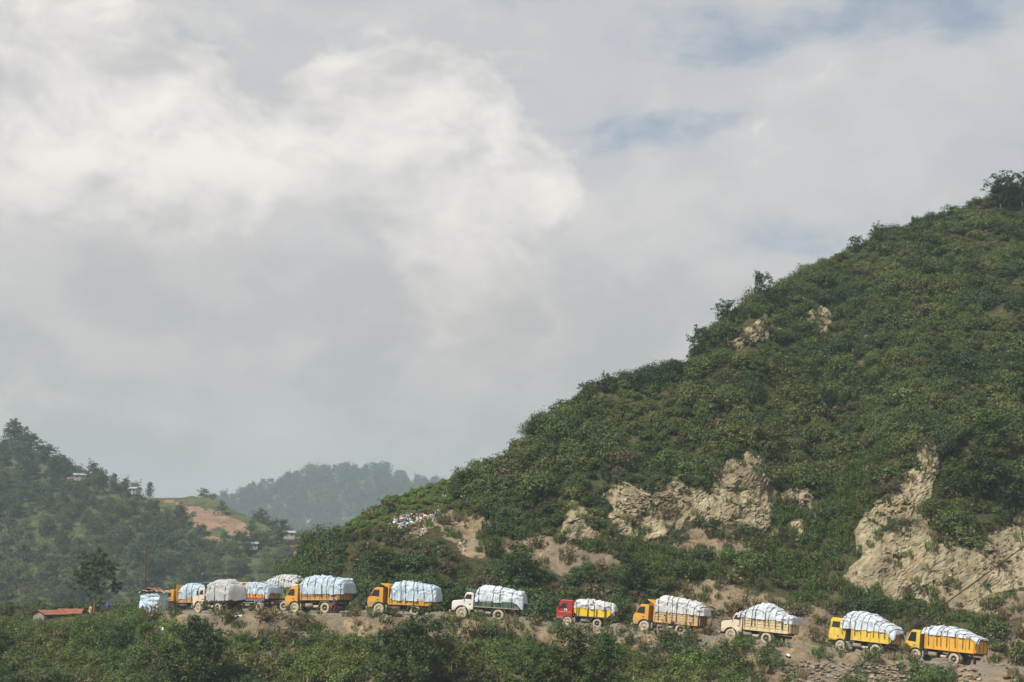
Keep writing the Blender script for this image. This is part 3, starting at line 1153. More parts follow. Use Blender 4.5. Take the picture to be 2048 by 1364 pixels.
# cells of the near terrain for sowing
cellc = (G[:-1, :-1] + G[1:, 1:] + G[1:, :-1] + G[:-1, 1:]) / 4
e1, e2 = G[1:, 1:] - G[:-1, :-1], G[1:, :-1] - G[:-1, 1:]
cell_area = np.linalg.norm(np.cross(e1, e2), axis=-1) / 2
cell_u, cell_v = UV(cellc)
visible = (cell_u > -160) & (cell_u < 2210) & (cell_v < 1420)
at_wall = (cell_u > 1555) & (cell_u < 1970) & (cell_v > 1322) & (cell_v < 1402)      # the stone wall stands here
near_edge = sstep(row_i if False else np.arange(NR - 1)[:, None] * np.ones((1, NU - 1)), NA * 0.76, NA * 0.90)
row_i = np.arange(NR - 1)[:, None] * np.ones((1, NU - 1), int)
IN_A, IN_B = row_i < NA - 2, (row_i >= NA - 2) & (row_i < iB)
IN_C = (row_i >= iB) & (row_i < iC + 3)


def mid4(a):
    return (a[:-1, :-1] + a[1:, 1:] + a[1:, :-1] + a[:-1, 1:]) / 4


c_rock, c_soil, c_road, c_herb, c_dark, c_land = (mid4(a) for a in (rockm, soilm, roadm, herbm, darkm, landm))


def sow(dens, rg):
    """random points on the terrain with a density (per square metre) for every cell"""
    lam = dens * cell_area * visible
    cnt = rg.poisson(lam)
    i, j = np.nonzero(cnt)
    k = cnt[i, j]
    i, j = np.repeat(i, k), np.repeat(j, k)
    a, b = rg.random(len(i))[:, None], rg.random(len(i))[:, None]
    p = (G[i, j] * (1 - a) + G[i + 1, j] * a) * (1 - b) + (G[i, j + 1] * (1 - a) + G[i + 1, j + 1] * a) * b
    return p, i, j


def ground_at(u, v, lo, hi):
    """terrain point nearest to a photograph pixel among grid rows lo..hi"""
    d = (gu_[lo:hi] - u) ** 2 + (gv_[lo:hi] - v) ** 2
    k = np.unravel_index(np.argmin(d), d.shape)
    return G[lo + k[0], k[1]].copy()


rng = np.random.default_rng(11)
big_bush = [bush_mesh('bush', 330 + i, 2.3, 2.5, 84, 26, 0.25, 0.5) for i in range(3)]
bushes = proto_collection('bush', [bush_mesh('bush', 300 + i, 1.25 + 0.1 * (i % 3), 1.35 + 0.25 * (i % 4), 24 + 2 * i, 26, 0.235 + 0.02 * (i % 3), 0.3) for i in range(7)] + big_bush)
herbs = proto_collection('herb', [herb_mesh('herb', 340 + i, 15 + i, 1.15 + 0.1 * i) for i in range(4)])
tufts = proto_collection('tuft', [grass_mesh('tuft', 360 + i) for i in range(3)])
sticks = proto_collection('stick', [twiggy_mesh('stick', 380 + i) for i in range(3)])


def euler_up(n, rg, tilt=0.22):
    return np.stack([rg.normal(size=n) * tilt, rg.normal(size=n) * tilt, rg.random(n) * 6.283], -1)


def xyz(s, rg, sq=0.15):
    n = len(s)
    return np.stack([s * (1 + sq * rg.normal(size=n)), s * (1 + sq * rg.normal(size=n)), s * (1 + sq * rg.normal(size=n))], -1).clip(0.08, 4)


bare_c = np.maximum(c_rock, np.maximum(c_soil, c_road))
# plants keep clear of the cliffs they would hide
hide_c = np.maximum(bare_c, 0.9 * np.maximum(mask_of(ROCK, cell_u, cell_v - 13, 6), np.maximum(mask_of(TRACK, cell_u, cell_v - 18, 4), mask_of(TRACK[:1], cell_u, cell_v - 34, 4))))
cpos = np.zeros((0, 3))
# broad-leaved scrub over the hill
dens = np.where(IN_C, 0.76 * (1 - hide_c) * (1 - 0.90 * c_herb) * (1 - c_land), 0)
p, i, j = sow(dens, rng)
n = len(p)
big = (rng.random(n) < 0.10) & (c_dark[i, j] < 2)
size = 0.46 + 0.42 * rng.random(n) + 0.5 * (fbm(p / 6, 2, 5) > 0.2) * rng.random(n)
size = np.where(big, 0.55 + 0.5 * rng.random(n), size)
low_ = (((cell_u[i, j] > 690) & (cell_u[i, j] < 860) & (cell_v[i, j] < 1122)) | ((cell_u[i, j] >= 860) & (cell_u[i, j] < 990) & (cell_v[i, j] > 1040) & (cell_v[i, j] < 1142)))           # kept low in front of the dump slope
size = np.where(low_, 0.40 + 0.15 * rng.random(n), size)
big = big & ~low_
kind_ = np.where(big, rng.integers(7, 10, n), rng.integers(0, 7, n))
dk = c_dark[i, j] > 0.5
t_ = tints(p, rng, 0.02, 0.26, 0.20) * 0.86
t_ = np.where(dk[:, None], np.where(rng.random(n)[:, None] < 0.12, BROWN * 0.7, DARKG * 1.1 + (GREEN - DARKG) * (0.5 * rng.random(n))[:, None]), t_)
p[:, 2] -= 0.25 * size
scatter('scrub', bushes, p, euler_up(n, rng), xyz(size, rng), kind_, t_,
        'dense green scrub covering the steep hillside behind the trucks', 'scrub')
# low cover of the old dump slope further back
dens = np.where(IN_C, 1.7 * c_land * (1 - 0.96 * hide_c), 0)
p, i, j = sow(dens, rng)
n = len(p)
size = 0.22 + 0.16 * rng.random(n)
t_ = 1.4 * (GREEN * 1.02 + (BRIGHT - GREEN) * rng.random(n)[:, None]) * (0.8 + 0.4 * rng.random(n))[:, None]
t_ = np.where((fbm(p / 9, 3, 77) > 0.32)[:, None], BROWN * 0.9, t_)
scatter('low_scrub', bushes, p, euler_up(n, rng), xyz(size, rng), rng.integers(0, 7, n), t_,
        'low even green growth on the smooth far slope left of the hill', 'scrub')
# tall weeds in the gully and at the foot of the cliffs
dens = np.where(IN_C, 1.15 * c_herb * (1 - 0.85 * np.maximum(c_rock, mask_of(TRACK, cell_u, cell_v - 16, 4))), 0) + np.where(IN_C, 0.07 * c_soil * (1 - c_road) + 0.10 * c_rock, 0) + np.where(IN_A & (cell_u > 320), 0.30 * near_edge + 0.15 * c_soil, 0)
p, i, j = sow(dens, rng)
n = len(p)
size = np.where((c_herb[i, j] < 0.3), 0.3 + 0.4 * rng.random(n), 0.55 + 0.5 * rng.random(n))
t_ = (GREEN + (BRIGHT - GREEN) * rng.random(n)[:, None]) * (0.75 + 0.5 * rng.random(n))[:, None]
t_ = np.where((fbm(p / 5, 3, 88) + rng.normal(size=n) * 0.2 > 0.30)[:, None], OLIVE * 1.05, t_)
scatter('weeds', herbs, p, euler_up(n, rng, 0.12), xyz(size, rng), rng.integers(0, 4, n), t_,
        'upright bright green weeds filling the gully between the cliffs', 'weeds')
# dry sticks and dead brush
dens = np.where(IN_C & (row_i < iC - 12), 0.022 * (1 - bare_c) + 0.03 * c_rock + 0.10 * c_soil * (1 - c_road) + 0.06 * c_dark, 0) + np.where(IN_A, 0.09 * (1 - at_wall), 0)
p, i, j = sow(dens, rng)
n = len(p)
size = 0.6 + 0.6 * rng.random(n)
t_ = BROWN * (0.7 + 0.8 * rng.random(n))[:, None]
scatter('dry_brush', sticks, p, euler_up(n, rng), xyz(size, rng), rng.integers(0, 3, n), t_,
        'brown dead brush and dry stalks scattered over slope and bank', 'brush')
# grass
dens = np.where(IN_C, 0.35 * c_herb + 0.10 * c_rock + 0.45 * c_soil * (1 - c_road), 0) + np.where(IN_A, (1.1 - 0.7 * c_soil) * (1 - 0.8 * at_wall) * (1 - 0.72 * near_edge * (cell_u > 300)), 0)
p, i, j = sow(dens, rng)
n = len(p)
size = 0.55 + 0.7 * rng.random(n)
dry = (fbm(p / 3.5, 3, 99) + rng.normal(size=n) * 0.25) > 0.12
t_ = np.where(dry[:, None], np.array((0.185, 0.165, 0.085)), OLIVE * 1.1) * (0.7 + 0.6 * rng.random(n))[:, None]
scatter('grass', tufts, p, euler_up(n, rng, 0.15), xyz(size, rng), rng.integers(0, 3, n), t_,
        'tufts of half dry grass on the bank and the bare slopes', 'grass')
# small leafy growth on the bank between the shrubs
dens = np.where(IN_A | (IN_B & (c_road < 0.4)), 0.80 * (1 - 0.93 * c_soil) * (cell_v < 1400) * (1 - 0.85 * at_wall) * np.where(IN_A, 1 - 0.92 * near_edge * (cell_u > 320), 1), 0)
p, i, j = sow(dens, rng)
n = len(p)
size = np.where(row_i[i, j] < NA - 2, 0.38 + 0.34 * rng.random(n), 0.2 + 0.2 * rng.random(n))
t_ = tints(p, rng, 0.06, 0.18, 0.32) * 1.2
scatter('undergrowth', bushes, p, euler_up(n, rng), xyz(size, rng), rng.integers(0, 7, n), t_,
        'low mixed green undergrowth on the bank below the road', 'undergrowth')


# ------------------------------------------------------------------ stones on the cliffs and clods along the road
def stone_mesh(name, seed, flat=0.55):
    rg = np.random.default_rng(seed)
    import bmesh
    bm = bmesh.new()
    q = rg.normal(size=(13, 3))
    q /= np.linalg.norm(q, axis=1, keepdims=True)
    q *= np.array([1.0, 0.75, flat]) * (0.38 + 0.2 * rg.random((13, 1)))
    for c in q:
        bm.verts.new(tuple(c))
    bmesh.ops.convex_hull(bm, input=bm.verts)
    for v in [v for v in bm.verts if not v.link_faces]:
        bm.verts.remove(v)
    me = bpy.data.meshes.new(name)
    bm.to_mesh(me)
    bm.free()
    return me


def stone_material():
    m, t = new_mat('stone')
    out = t.n('ShaderNodeOutputMaterial')
    b = t.n('ShaderNodeBsdfPrincipled')
    t.link(b.outputs[0], out.inputs[0])
    tint = t.attr('tint', 'INSTANCER').outputs['Vector']
    pos = t.n('ShaderNodeNewGeometry').outputs['Position']
    nz = t.noise(pos, 4.5, 6, 0.65)
    t.put(b.inputs['Base Color'], t.vm('SCALE', tint, None, t.ramp(nz, 0.3, 0.7, 0.65, 1.3)))
    b.inputs['Roughness'].default_value = 0.95
    b.inputs['Specular IOR Level'].default_value = 0.15
    bp = t.n('ShaderNodeBump')
    bp.inputs['Strength'].default_value = 0.8
    bp.inputs['Distance'].default_value = 0.05
    t.link(t.noise(pos, 14, 5, 0.65), bp.inputs['Height'])
    t.link(bp.outputs[0], b.inputs['Normal'])
    return m


M_STONE = stone_material()
stone_meshes = [stone_mesh('stone', 500 + k) for k in range(6)]
for s in stone_meshes:
    s.materials.append(M_STONE)
stones = proto_collection('stone', stone_meshes)
clump = sstep(fbm(cellc / 3.0, 3, 141), -0.1, 0.35)
clump = sstep(fbm(cellc / 5.0, 3, 37), -0.1, 0.3)
dens = np.where(IN_C, c_rock * (0.15 + 1.6 * clump), 0)
p, i, j = sow(dens, rng)
n = len(p)
size = 0.12 + 0.6 * rng.random(n) ** 3
rot = np.stack([rng.normal(size=n) * 0.3, R(-38) + rng.normal(size=n) * 0.3, rng.normal(size=n) * 0.7], -1)
t_ = np.array((0.34, 0.295, 0.20)) * (0.6 + 0.65 * rng.random(n))[:, None] * np.array([1, 1, 1]) + rng.normal(size=(n, 1)) * 0.02
scatter('rock_fragments', stones, p, rot, xyz(size, rng, 0.2), rng.integers(0, 6, n), np.clip(t_, 0.05, 0.7),
        'jagged pale rock fragments breaking out of the cliff faces', 'rock')
near_lip = np.exp(-((cellc[..., 1] - mid4(np.broadcast_to(edge_y, (NR, NU))) - 0.1) / 1.1) ** 2)
dens = np.where(IN_B | IN_A, near_lip * 3.4, 0) * (0.4 + 0.6 * sstep(cell_u, 700, 950)) + np.where(IN_C, 0.30 * c_soil + 0.5 * c_road, 0) + np.where(IN_A, 0.9 * c_soil * (cell_v < 1400), 0)
dens = dens * (0.35 + 1.4 * sstep(fbm(cellc / 2.0, 2, 151), -0.1, 0.3))
p, i, j = sow(dens, rng)
n = len(p)
size = 0.09 + 0.42 * rng.random(n) ** 3
t_ = np.array((0.20, 0.165, 0.12)) * (0.6 + 0.8 * rng.random(n))[:, None]
scatter('rubble', stones, p, euler_up(n, rng, 0.5), xyz(size, rng, 0.2), rng.integers(0, 6, n), t_,
        'grey brown clods and rubble strewn along the road edge', 'rubble')

# ------------------------------------------------------------------ land further off
def far_material():
    m, t = new_mat('far_land')
    out = t.n('ShaderNodeOutputMaterial')
    b = t.n('ShaderNodeBsdfPrincipled')
    t.link(b.outputs[0], out.inputs[0])
    pos = t.n('ShaderNodeNewGeometry').outputs['Position']
    n1 = t.noise(pos, 0.03, 6, 0.6)
    n2 = t.noise(pos, 0.25, 7, 0.65)
    c = t.mix(t.ramp(n2, 0.35, 0.65), (0.035, 0.050, 0.020), (0.085, 0.095, 0.038))
    c = t.mix(t.ramp(n1, 0.55, 0.75, 0, 0.6), c, (0.11, 0.10, 0.05))
    field = t.mix(t.ramp(n2, 0.35, 0.65), (0.058, 0.068, 0.030), (0.092, 0.094, 0.045))
    scar = t.mix(t.ramp(n2, 0.35, 0.68), (0.165, 0.098, 0.064), (0.25, 0.165, 0.112))
    scar = t.mix(t.ramp(t.noise(pos, 0.9, 5, 0.65), 0.5, 0.72), scar, (0.26, 0.21, 0.155))
    c = t.mix(t.ramp(t.attr('field').outputs['Fac'], 0.3, 0.7), c, field)
    c = t.mix(t.ramp(t.attr('scar').outputs['Fac'], 0.3, 0.7), c, scar)
    t.put(b.inputs['Base Color'], c)
    b.inputs['Roughness'].default_value = 1.0
    b.inputs['Specular IOR Level'].default_value = 0.1
    bp = t.n('ShaderNodeBump')
    bp.inputs['Strength'].default_value = 0.8
    bp.inputs['Distance'].default_value = 0.8
    t.link(t.noise(pos, 0.8, 6, 0.65), bp.inputs['Height'])
    t.link(bp.outputs[0], b.inputs['Normal'])
    return m


M_FAR = far_material()


def hill_sheet(name, us, silp, v0, Y0, deg, rows, relief, seed, behind=120.0):
    """hill face rising from (v0, Y0) to a skyline with a given steepness, then falling away behind"""
    sl = interp(us, silp)
    T = np.linspace(0, 1, rows)
    VV = v0 + (np.minimum(sl, v0 - 2) - v0)[None] * T[:, None]
    UU = np.broadcast_to(us[None], VV.shape)
    cyv = (682 - VV) / F
    te = (SP + cyv * CP) / (CP - cyv * SP)
    Y = np.zeros_like(VV)
    Y[0] = Y0
    tg = math.tan(R(deg))
    for i in range(1, rows):
        Y[i] = Y[i - 1] + Y[i - 1] * (te[i] - te[i - 1]) / max(tg, 0.02) / np.maximum(1 - te[i] / tg, 0.3)
    p = P(UU, VV, Y)
    p[..., 1] += fbm(p / (relief * 8), 3, seed) * relief * 2.0 * sstep(T, 0, 0.15)[:, None]
    deep = p[0].copy()
    deep[:, 1] -= 60
    deep[:, 2] = -70
    back = p[-1].copy()
    back2 = back.copy()
    back[:, 1] += behind * 0.3
    back[:, 2] -= behind * 0.06
    back2[:, 1] += behind
    back2[:, 2] -= behind * 0.5
    return np.concatenate([deep[None], p, back[None], back2[None]], 0)


def sheet_obj(name, g, fields=(), scars=(), wobble=5):
    nr, nu = g.shape[:2]
    idx = np.arange(nr * nu).reshape(nr, nu)
    q = np.stack([idx[:-1, :-1], idx[:-1, 1:], idx[1:, 1:], idx[1:, :-1]], -1).reshape(-1, 4)
    me = mesh_np(name, g.reshape(-1, 3), q, smooth=True)
    u, v = UV(g)
    fm = mask_of(fields, u, v, wobble, 15) if fields else np.zeros(u.shape)
    sm = mask_of(scars, u, v, wobble, 16) if scars else np.zeros(u.shape)
    fattr(me, 'field', fm.ravel())
    fattr(me, 'scar', sm.ravel())
    o = tag(obj(name, me, M_FAR), kind='structure')
    return o, u, v, fm, sm


SIL1 = [(-1400, 840), (-600, 862), (-200, 880), (0, 905), (60, 918), (110, 938), (150, 958), (200, 972), (260, 985), (300, 991), (380, 987), (410, 991), (450, 1008), (500, 1034), (560, 1066), (610, 1088),
        (680, 1115), (800, 1160), (1000, 1200)]
FIELDS = [[(275, 984), (310, 984), (400, 980), (450, 1000), (490, 1020), (480, 1026), (420, 1010), (360, 1012), (320, 1003), (285, 998)],
          [(480, 1030), (560, 1066), (575, 1080), (520, 1062)]]
SCARS = [[(318, 1004), (352, 1006), (400, 1016), (440, 1022), (470, 1036), (492, 1046), (500, 1064), (488, 1078), (460, 1066), (440, 1052), (420, 1056), (398, 1066), (384, 1052), (394, 1036), (366, 1022)],
         [(355, 1078), (380, 1064), (372, 1086)], [(426, 1066), (470, 1074), (440, 1080), (400, 1074)], [(570, 1085), (602, 1086), (604, 1108), (580, 1112)], [(480, 1084), (520, 1086), (518, 1092), (482, 1090)]]
us1 = np.arange(-1400, 1004, 8.0)
h1 = hill_sheet('hill', us1, SIL1, 1262, 430, 25, 90, 6.0, 301)
# terraces: level steps cut into the fields
u_, v_ = UV(h1)
fm0 = mask_of(FIELDS, u_, v_, 3, 15)
stp = 1.5
h1[..., 2] += (np.floor(h1[..., 2] / stp) * stp + stp * sstep(h1[..., 2] / stp % 1, 0.65, 1.0) - h1[..., 2]) * fm0 * 0.9
hill1, hu, hv, hf_, hs_ = sheet_obj('hill', h1, FIELDS, SCARS, 5)
SIL2 = [(-1500, 1040), (200, 1050), (380, 1030), (440, 1010), (470, 1000), (520, 981), (560, 974), (600, 957), (640, 948), (700, 945), (740, 948), (790, 953), (840, 968), (900, 972), (1000, 985), (1200, 1010), (1700, 1060), (2600, 1080)]
us2 = np.arange(-1500, 2610, 14.0)
h2 = hill_sheet('far_hill', us2, SIL2, 1205, 1350, 20, 50, 14.0, 311, 500)
hill2, hu2, hv2, _, hs2 = sheet_obj('hill', h2, [], [[(580, 1042), (630, 1040), (625, 1048), (590, 1050)]], 3)
SIL3 = [(-1800, 1060), (300, 1040), (420, 1014), (450, 1002), (475, 994), (500, 999), (560, 1010), (900, 1030), (2800, 1040)]
us3 = np.arange(-1500, 2510, 30.0)
h3 = hill_sheet('far_hill', us3, SIL3, 1195, 1900, 20, 24, 16.0, 321, 120)
hill3 = sheet_obj('hill', h3)[0]

# the valley floor and the ground under the camera, one sheet to the horizon
gx = np.concatenate([np.linspace(-2500, -200, 26), np.linspace(-180, 180, 37), np.linspace(200, 2500, 26)])
gy = np.concatenate([np.linspace(-1250, -120, 14), np.linspace(-100, 120, 45), np.linspace(140, 2500, 40)])
XX, YY = np.meshgrid(gx, gy)
dist = np.sqrt(XX ** 2 + (YY + 4) ** 2)
ZZ = -1.7 - 45 * sstep(dist, 4, 90) + fbm(np.stack([XX / 60, YY / 60, XX * 0], -1), 3, 5) * 3 * sstep(dist, 20, 120) - 26 * sstep(YY, 50, 400)
g = np.stack([XX, YY, ZZ], -1)
ground = sheet_obj('ground', g)[0]

# ------------------------------------------------------------------ wooded hills
far_tree = [tree_meshes(700 + k, 9.5 + k % 3, 3.6, 0.22, 12, 0.62, 44, 0, 1.35, 1.0, 2) for k in range(5)]
crowns = proto_collection('crown', [c for _, c in far_tree])
FT = np.array((0.066, 0.094, 0.036))


def hill_cells(g, u, v):
    a = np.linalg.norm(np.cross(g[1:, 1:] - g[:-1, :-1], g[1:, :-1] - g[:-1, 1:]), axis=-1) / 2
    return a, (u[:-1, :-1] + u[1:, 1:]) / 2, (v[:-1, :-1] + v[1:, 1:]) / 2


def sow_on(g, a, dens, rg):
    cnt = rg.poisson(a * dens)
    i, j = np.nonzero(cnt)
    k = cnt[i, j]
    i, j = np.repeat(i, k), np.repeat(j, k)
    s, t = rg.random(len(i))[:, None], rg.random(len(i))[:, None]
    return (g[i, j] * (1 - s) + g[i + 1, j] * s) * (1 - t) + (g[i, j + 1] * (1 - s) + g[i + 1, j + 1] * s) * t, i, j


a1, cu1, cv1 = hill_cells(h1, hu, hv)
open1 = np.maximum(hf_, hs_)[:-1, :-1]
open1 = np.maximum(open1, mask_of(SCARS + FIELDS, cu1, cv1 - 14, 4, 16))
open1 = np.maximum(open1, (cu1 > 272) & (cu1 < 520) & (cv1 < interp(cu1, SIL1) + 34))
in1 = (np.arange(a1.shape[0]) >= 1)[:, None] & (np.arange(a1.shape[0]) <= 90)[:, None] & (cu1 > -160) & (cu1 < 700) & (cv1 < 1250)
p, i, j = sow_on(h1, a1, np.where(in1, 0.050 * (1 - 0.93 * open1), 0), rng)
n = len(p)
big = rng.random(n)
wood_tint = (FT + (np.array((0.125, 0.140, 0.048)) - FT) * np.clip(fbm(p / 22, 3, 401) * 1.3 + 0.4 + rng.normal(size=n) * 0.2, 0, 1)[:, None]) * (0.65 + 0.65 * rng.random(n))[:, None]
pu, pv = UV(p)
# the trees one can pick out: every one its own object
order = np.argsort(-big)
op = open1[i, j] > 0.5
pick = [k for k in order if -20 < pu[k] < 620 and pv[k] < 1215 and not op[k]][:260]
rest = np.ones(n, bool)
rest[pick] = False
q = rest.nonzero()[0]
s_ = 0.22 + 0.34 * rng.random(len(q))
scatter('woodland', crowns, p[q] - np.array([0, 0, 0.6]), euler_up(len(q), rng, 0.1), np.stack([s_ * 1.25, s_ * 1.25, s_], -1), rng.integers(0, 5, len(q)), wood_tint[q],
        'hazy green woodland covering the hill across the valley', 'woodland')


def place_tree(name, protos, loc, rz, s, tint, label, group=None, cat='tree', sz=None):
    r = empty(name, tuple(loc), rz)
    r.scale = (s, s, sz or s)
    t = link(bpy.data.objects.new('trunk', protos[0]), r)
    c = link(bpy.data.objects.new('crown', protos[1]), r)
    c['tint'] = [float(x) for x in tint]
    return tag(r, label, cat, group)


for k in pick:
    s = 0.46 + 0.34 * rng.random()
    wt = wood_tint[k] * (0.8 + 0.3 * rng.random())
    zone = ('at the picture edge' if pu[k] < 45 else 'under tallest tree' if pu[k] < 105 else 'below the houses' if pu[k] < 190 else 'below the ridge' if pu[k] < 300 else
            'by orange scar' if pu[k] < 400 else 'right of orange scar' if pu[k] < 520 else 'at the right tip')
    look = 'pale olive' if wt[1] > 0.10 else 'light green' if wt[1] > 0.08 else 'mid green' if wt[1] > 0.06 else 'dark green'
    look = ('big ' if s > 0.66 else 'small ' if s < 0.54 else '') + look
    level = 'brow' if pv[k] < 990 else 'upper slope' if pv[k] < 1050 else 'middle slope' if pv[k] < 1110 else 'lower slope' if pv[k] < 1165 else 'foot'
    place_tree('woodland_tree', far_tree[int(rng.integers(0, 5))], p[k] - np.array([0, 0, 0.5]), rng.random() * 6.28, s, wt,
               '%s tree, %s of hazy wood, %s' % (look, level, zone), 'trees of the hazy hillside wood')

# trees that stand up on that hill's skyline
tall = [tree_meshes(740, 16, 3.4, 0.30, 17, 0.7, 46, 0.0, 1.5, 1.0, 3), tree_meshes(741, 13, 3.6, 0.22, 15, 0.7, 46, 0.05, 1.7, 1.0, 3), tree_meshes(742, 10, 3.0, 0.25, 13, 0.6, 44, 0, 1.5)]


def skyline_tree(u, v_base, v_top, k, label, name='skyline_tree', wide=1.0, tint=FT * 0.9):
    jj = int(np.argmin(np.abs(us1 - u)))
    b = h1[91, jj]
    base = P(u, v_base, b[1])
    topz = P(u, v_top, b[1])[2]
    H = topz - base[2]
    h0 = (16, 13, 10)[k] * 1.0
    s = H / h0
    place_tree(name, tall[k], base - np.array([0, 0, 0.8]), u * 0.7, s * wide, tint, label, None, 'tree', s)


skyline_tree(27, 922, 834, 0, 'tallest tree on the hazy skyline at the far left, with a billowing top')
skyline_tree(54, 930, 862, 1, 'rounded tree beside the tallest skyline tree on the hazy hill', wide=1.25)
skyline_tree(84, 940, 884, 1, 'broad dark tree on the slope of the skyline right of the rounded one', wide=1.4)
skyline_tree(112, 952, 905, 1, 'bushy dark tree above the red roofed hillside house', wide=1.3)
skyline_tree(132, 960, 914, 2, 'last tree of the descending skyline clump before the house', wide=1.2)
skyline_tree(4, 915, 884, 2, 'low tree at the picture edge beside the tallest skyline tree', wide=1.3)
skyline_tree(162, 965, 936, 2, 'dark round tree just behind the hillside house roof', wide=1.3)
skyline_tree(227, 985, 944, 2, 'slim pointed tree on the hazy ridge between house and field', wide=0.7)
skyline_tree(190, 978, 950, 2, 'small round tree on the ridge just right of the house', wide=1.2)
skyline_tree(299, 992, 961, 2, 'lone tree on the ridge at the left end of the terraced field', wide=0.85)
skyline_tree(250, 990, 966, 2, 'low tree on the ridge left of the lone tree', wide=1.3)

# the blue wooded hill beyond, one mass
a2, cu2, cv2 = hill_cells(h2, hu2, hv2)
in2 = (np.arange(a2.shape[0]) >= 1)[:, None] & (np.arange(a2.shape[0]) <= 50)[:, None] & (cu2 > 330) & (cu2 < 1080) & (cv2 < 1120)
p, i, j = sow_on(h2, a2, np.where(in2, 0.011, 0), rng)
n = len(p)
s_ = 0.7 + 0.7 * rng.random(n)
scatter('forest', crowns, p - np.array([0, 0, 2.0]), euler_up(n, rng, 0.05), np.stack([s_ * 1.1, s_ * 1.1, s_ * 1.1], -1), rng.integers(0, 5, n), FT * (0.6 + 0.6 * rng.random(n))[:, None],
        'distant blue hazy forest on the hill beyond the valley', 'forest')
jj = int(np.argmin(np.abs(us2 - 760)))
for du, vt, wd, lb in ((748, 926, 1.7, 'wide crowned tree on the distant blue hill, left of a pair'), (768, 924, 1.5, 'wide crowned tree on the distant blue hill, right of a pair')):
    b = h2[51, jj]
    base = P(du, 962, b[1])
    H = P(du, vt, b[1])[2] - base[2]
    place_tree('hilltop_tree', tall[2], base, du, H / 10 * wd, FT * 0.8, lb, None, 'tree', H / 10)
p3, _, _ = sow_on(h3, *(lambda a, u, v: (a, np.where((u > 400) & (u < 620) & (v < 1080), 0.004, 0)))(*hill_cells(h3, *UV(h3))), rng)
n = len(p3)
s_ = 1.0 + 0.9 * rng.random(n)
scatter('forest', crowns, p3 - np.array([0, 0, 3.0]), euler_up(n, rng, 0.05), np.stack([s_, s_, s_], -1), rng.integers(0, 5, n), FT * (0.6 + 0.6 * rng.random(n))[:, None],
        'palest forest on the furthest ridge behind the blue hill', 'forest')

# ------------------------------------------------------------------ the hazy air of the valley
mb = MB().box(-2600, 2600, -1300, 2560, -110, 196)
hz, t = new_mat('valley_haze')
out = t.n('ShaderNodeOutputMaterial')
pv_ = t.n('ShaderNodeVolumePrincipled')
pv_.inputs['Color'].default_value = (0.70, 0.86, 1.0, 1)
pv_.inputs['Density'].default_value = 0.00026
pv_.inputs['Anisotropy'].default_value = 0.0
t.link(pv_.outputs[0], out.inputs['Volume'])
haze = tag(mb.build('haze', hz), kind='stuff')
tag(haze, 'pale blue haze hanging in the valley air', 'haze')

# ------------------------------------------------------------------ trucks
M_TYRE = plain('dusty_tyre', (0.40, 0.345, 0.25), 0.95, spec=0.1, var=0.25, scale=5, dirt=0.35, dirt_col=(0.12, 0.10, 0.08), bump=0.4)
M_RIM = plain('dusty_rim', (0.36, 0.31, 0.23), 0.85, spec=0.2, var=0.3, scale=7, dirt=0.4, dirt_col=(0.10, 0.085, 0.07))
M_RIMDARK = plain('dark_rim', (0.07, 0.06, 0.05), 0.9, spec=0.2, var=0.3, scale=7)
M_CHASSIS = plain('greasy_frame', (0.045, 0.040, 0.036), 0.85, var=0.3, dirt=0.5, dirt_col=(0.13, 0.105, 0.08))
M_DUSTMETAL = plain('dusty_metal', (0.27, 0.235, 0.18), 0.8, spec=0.25, var=0.2, dirt=0.4)
M_BLACK = plain('black_trim', (0.025, 0.024, 0.023), 0.6, var=0.2, dirt=0.3)
M_ROPE = plain('dark_strap', (0.028, 0.028, 0.032), 0.9, var=0.3)
M_LAMP = plain('lamp_glass', (0.75, 0.72, 0.65), 0.15, var=0.05)
M_WHITE = plain('white_sticker', (0.78, 0.79, 0.80), 0.5, var=0.05)
M_NAVY = plain('dark_blue_print', (0.03, 0.04, 0.10), 0.5, var=0.05)
BLACKPL = plain('plate_face', (0.30, 0.03, 0.03), 0.5, var=0.1, dirt=0.3)
M_TAIL = plain('red_lamp', (0.45, 0.02, 0.02), 0.3, var=0.1)


def glass_mat():
    m, t = new_mat('cab_glass')
    out = t.n('ShaderNodeOutputMaterial')
    b = t.n('ShaderNodeBsdfPrincipled')
    b.inputs['Base Color'].default_value = (0.018, 0.020, 0.022, 1)
    b.inputs['Roughness'].default_value = 0.12
    b.inputs['Specular IOR Level'].default_value = 0.5
    t.link(b.outputs[0], out.inputs[0])
    return m


M_GLASS = glass_mat()


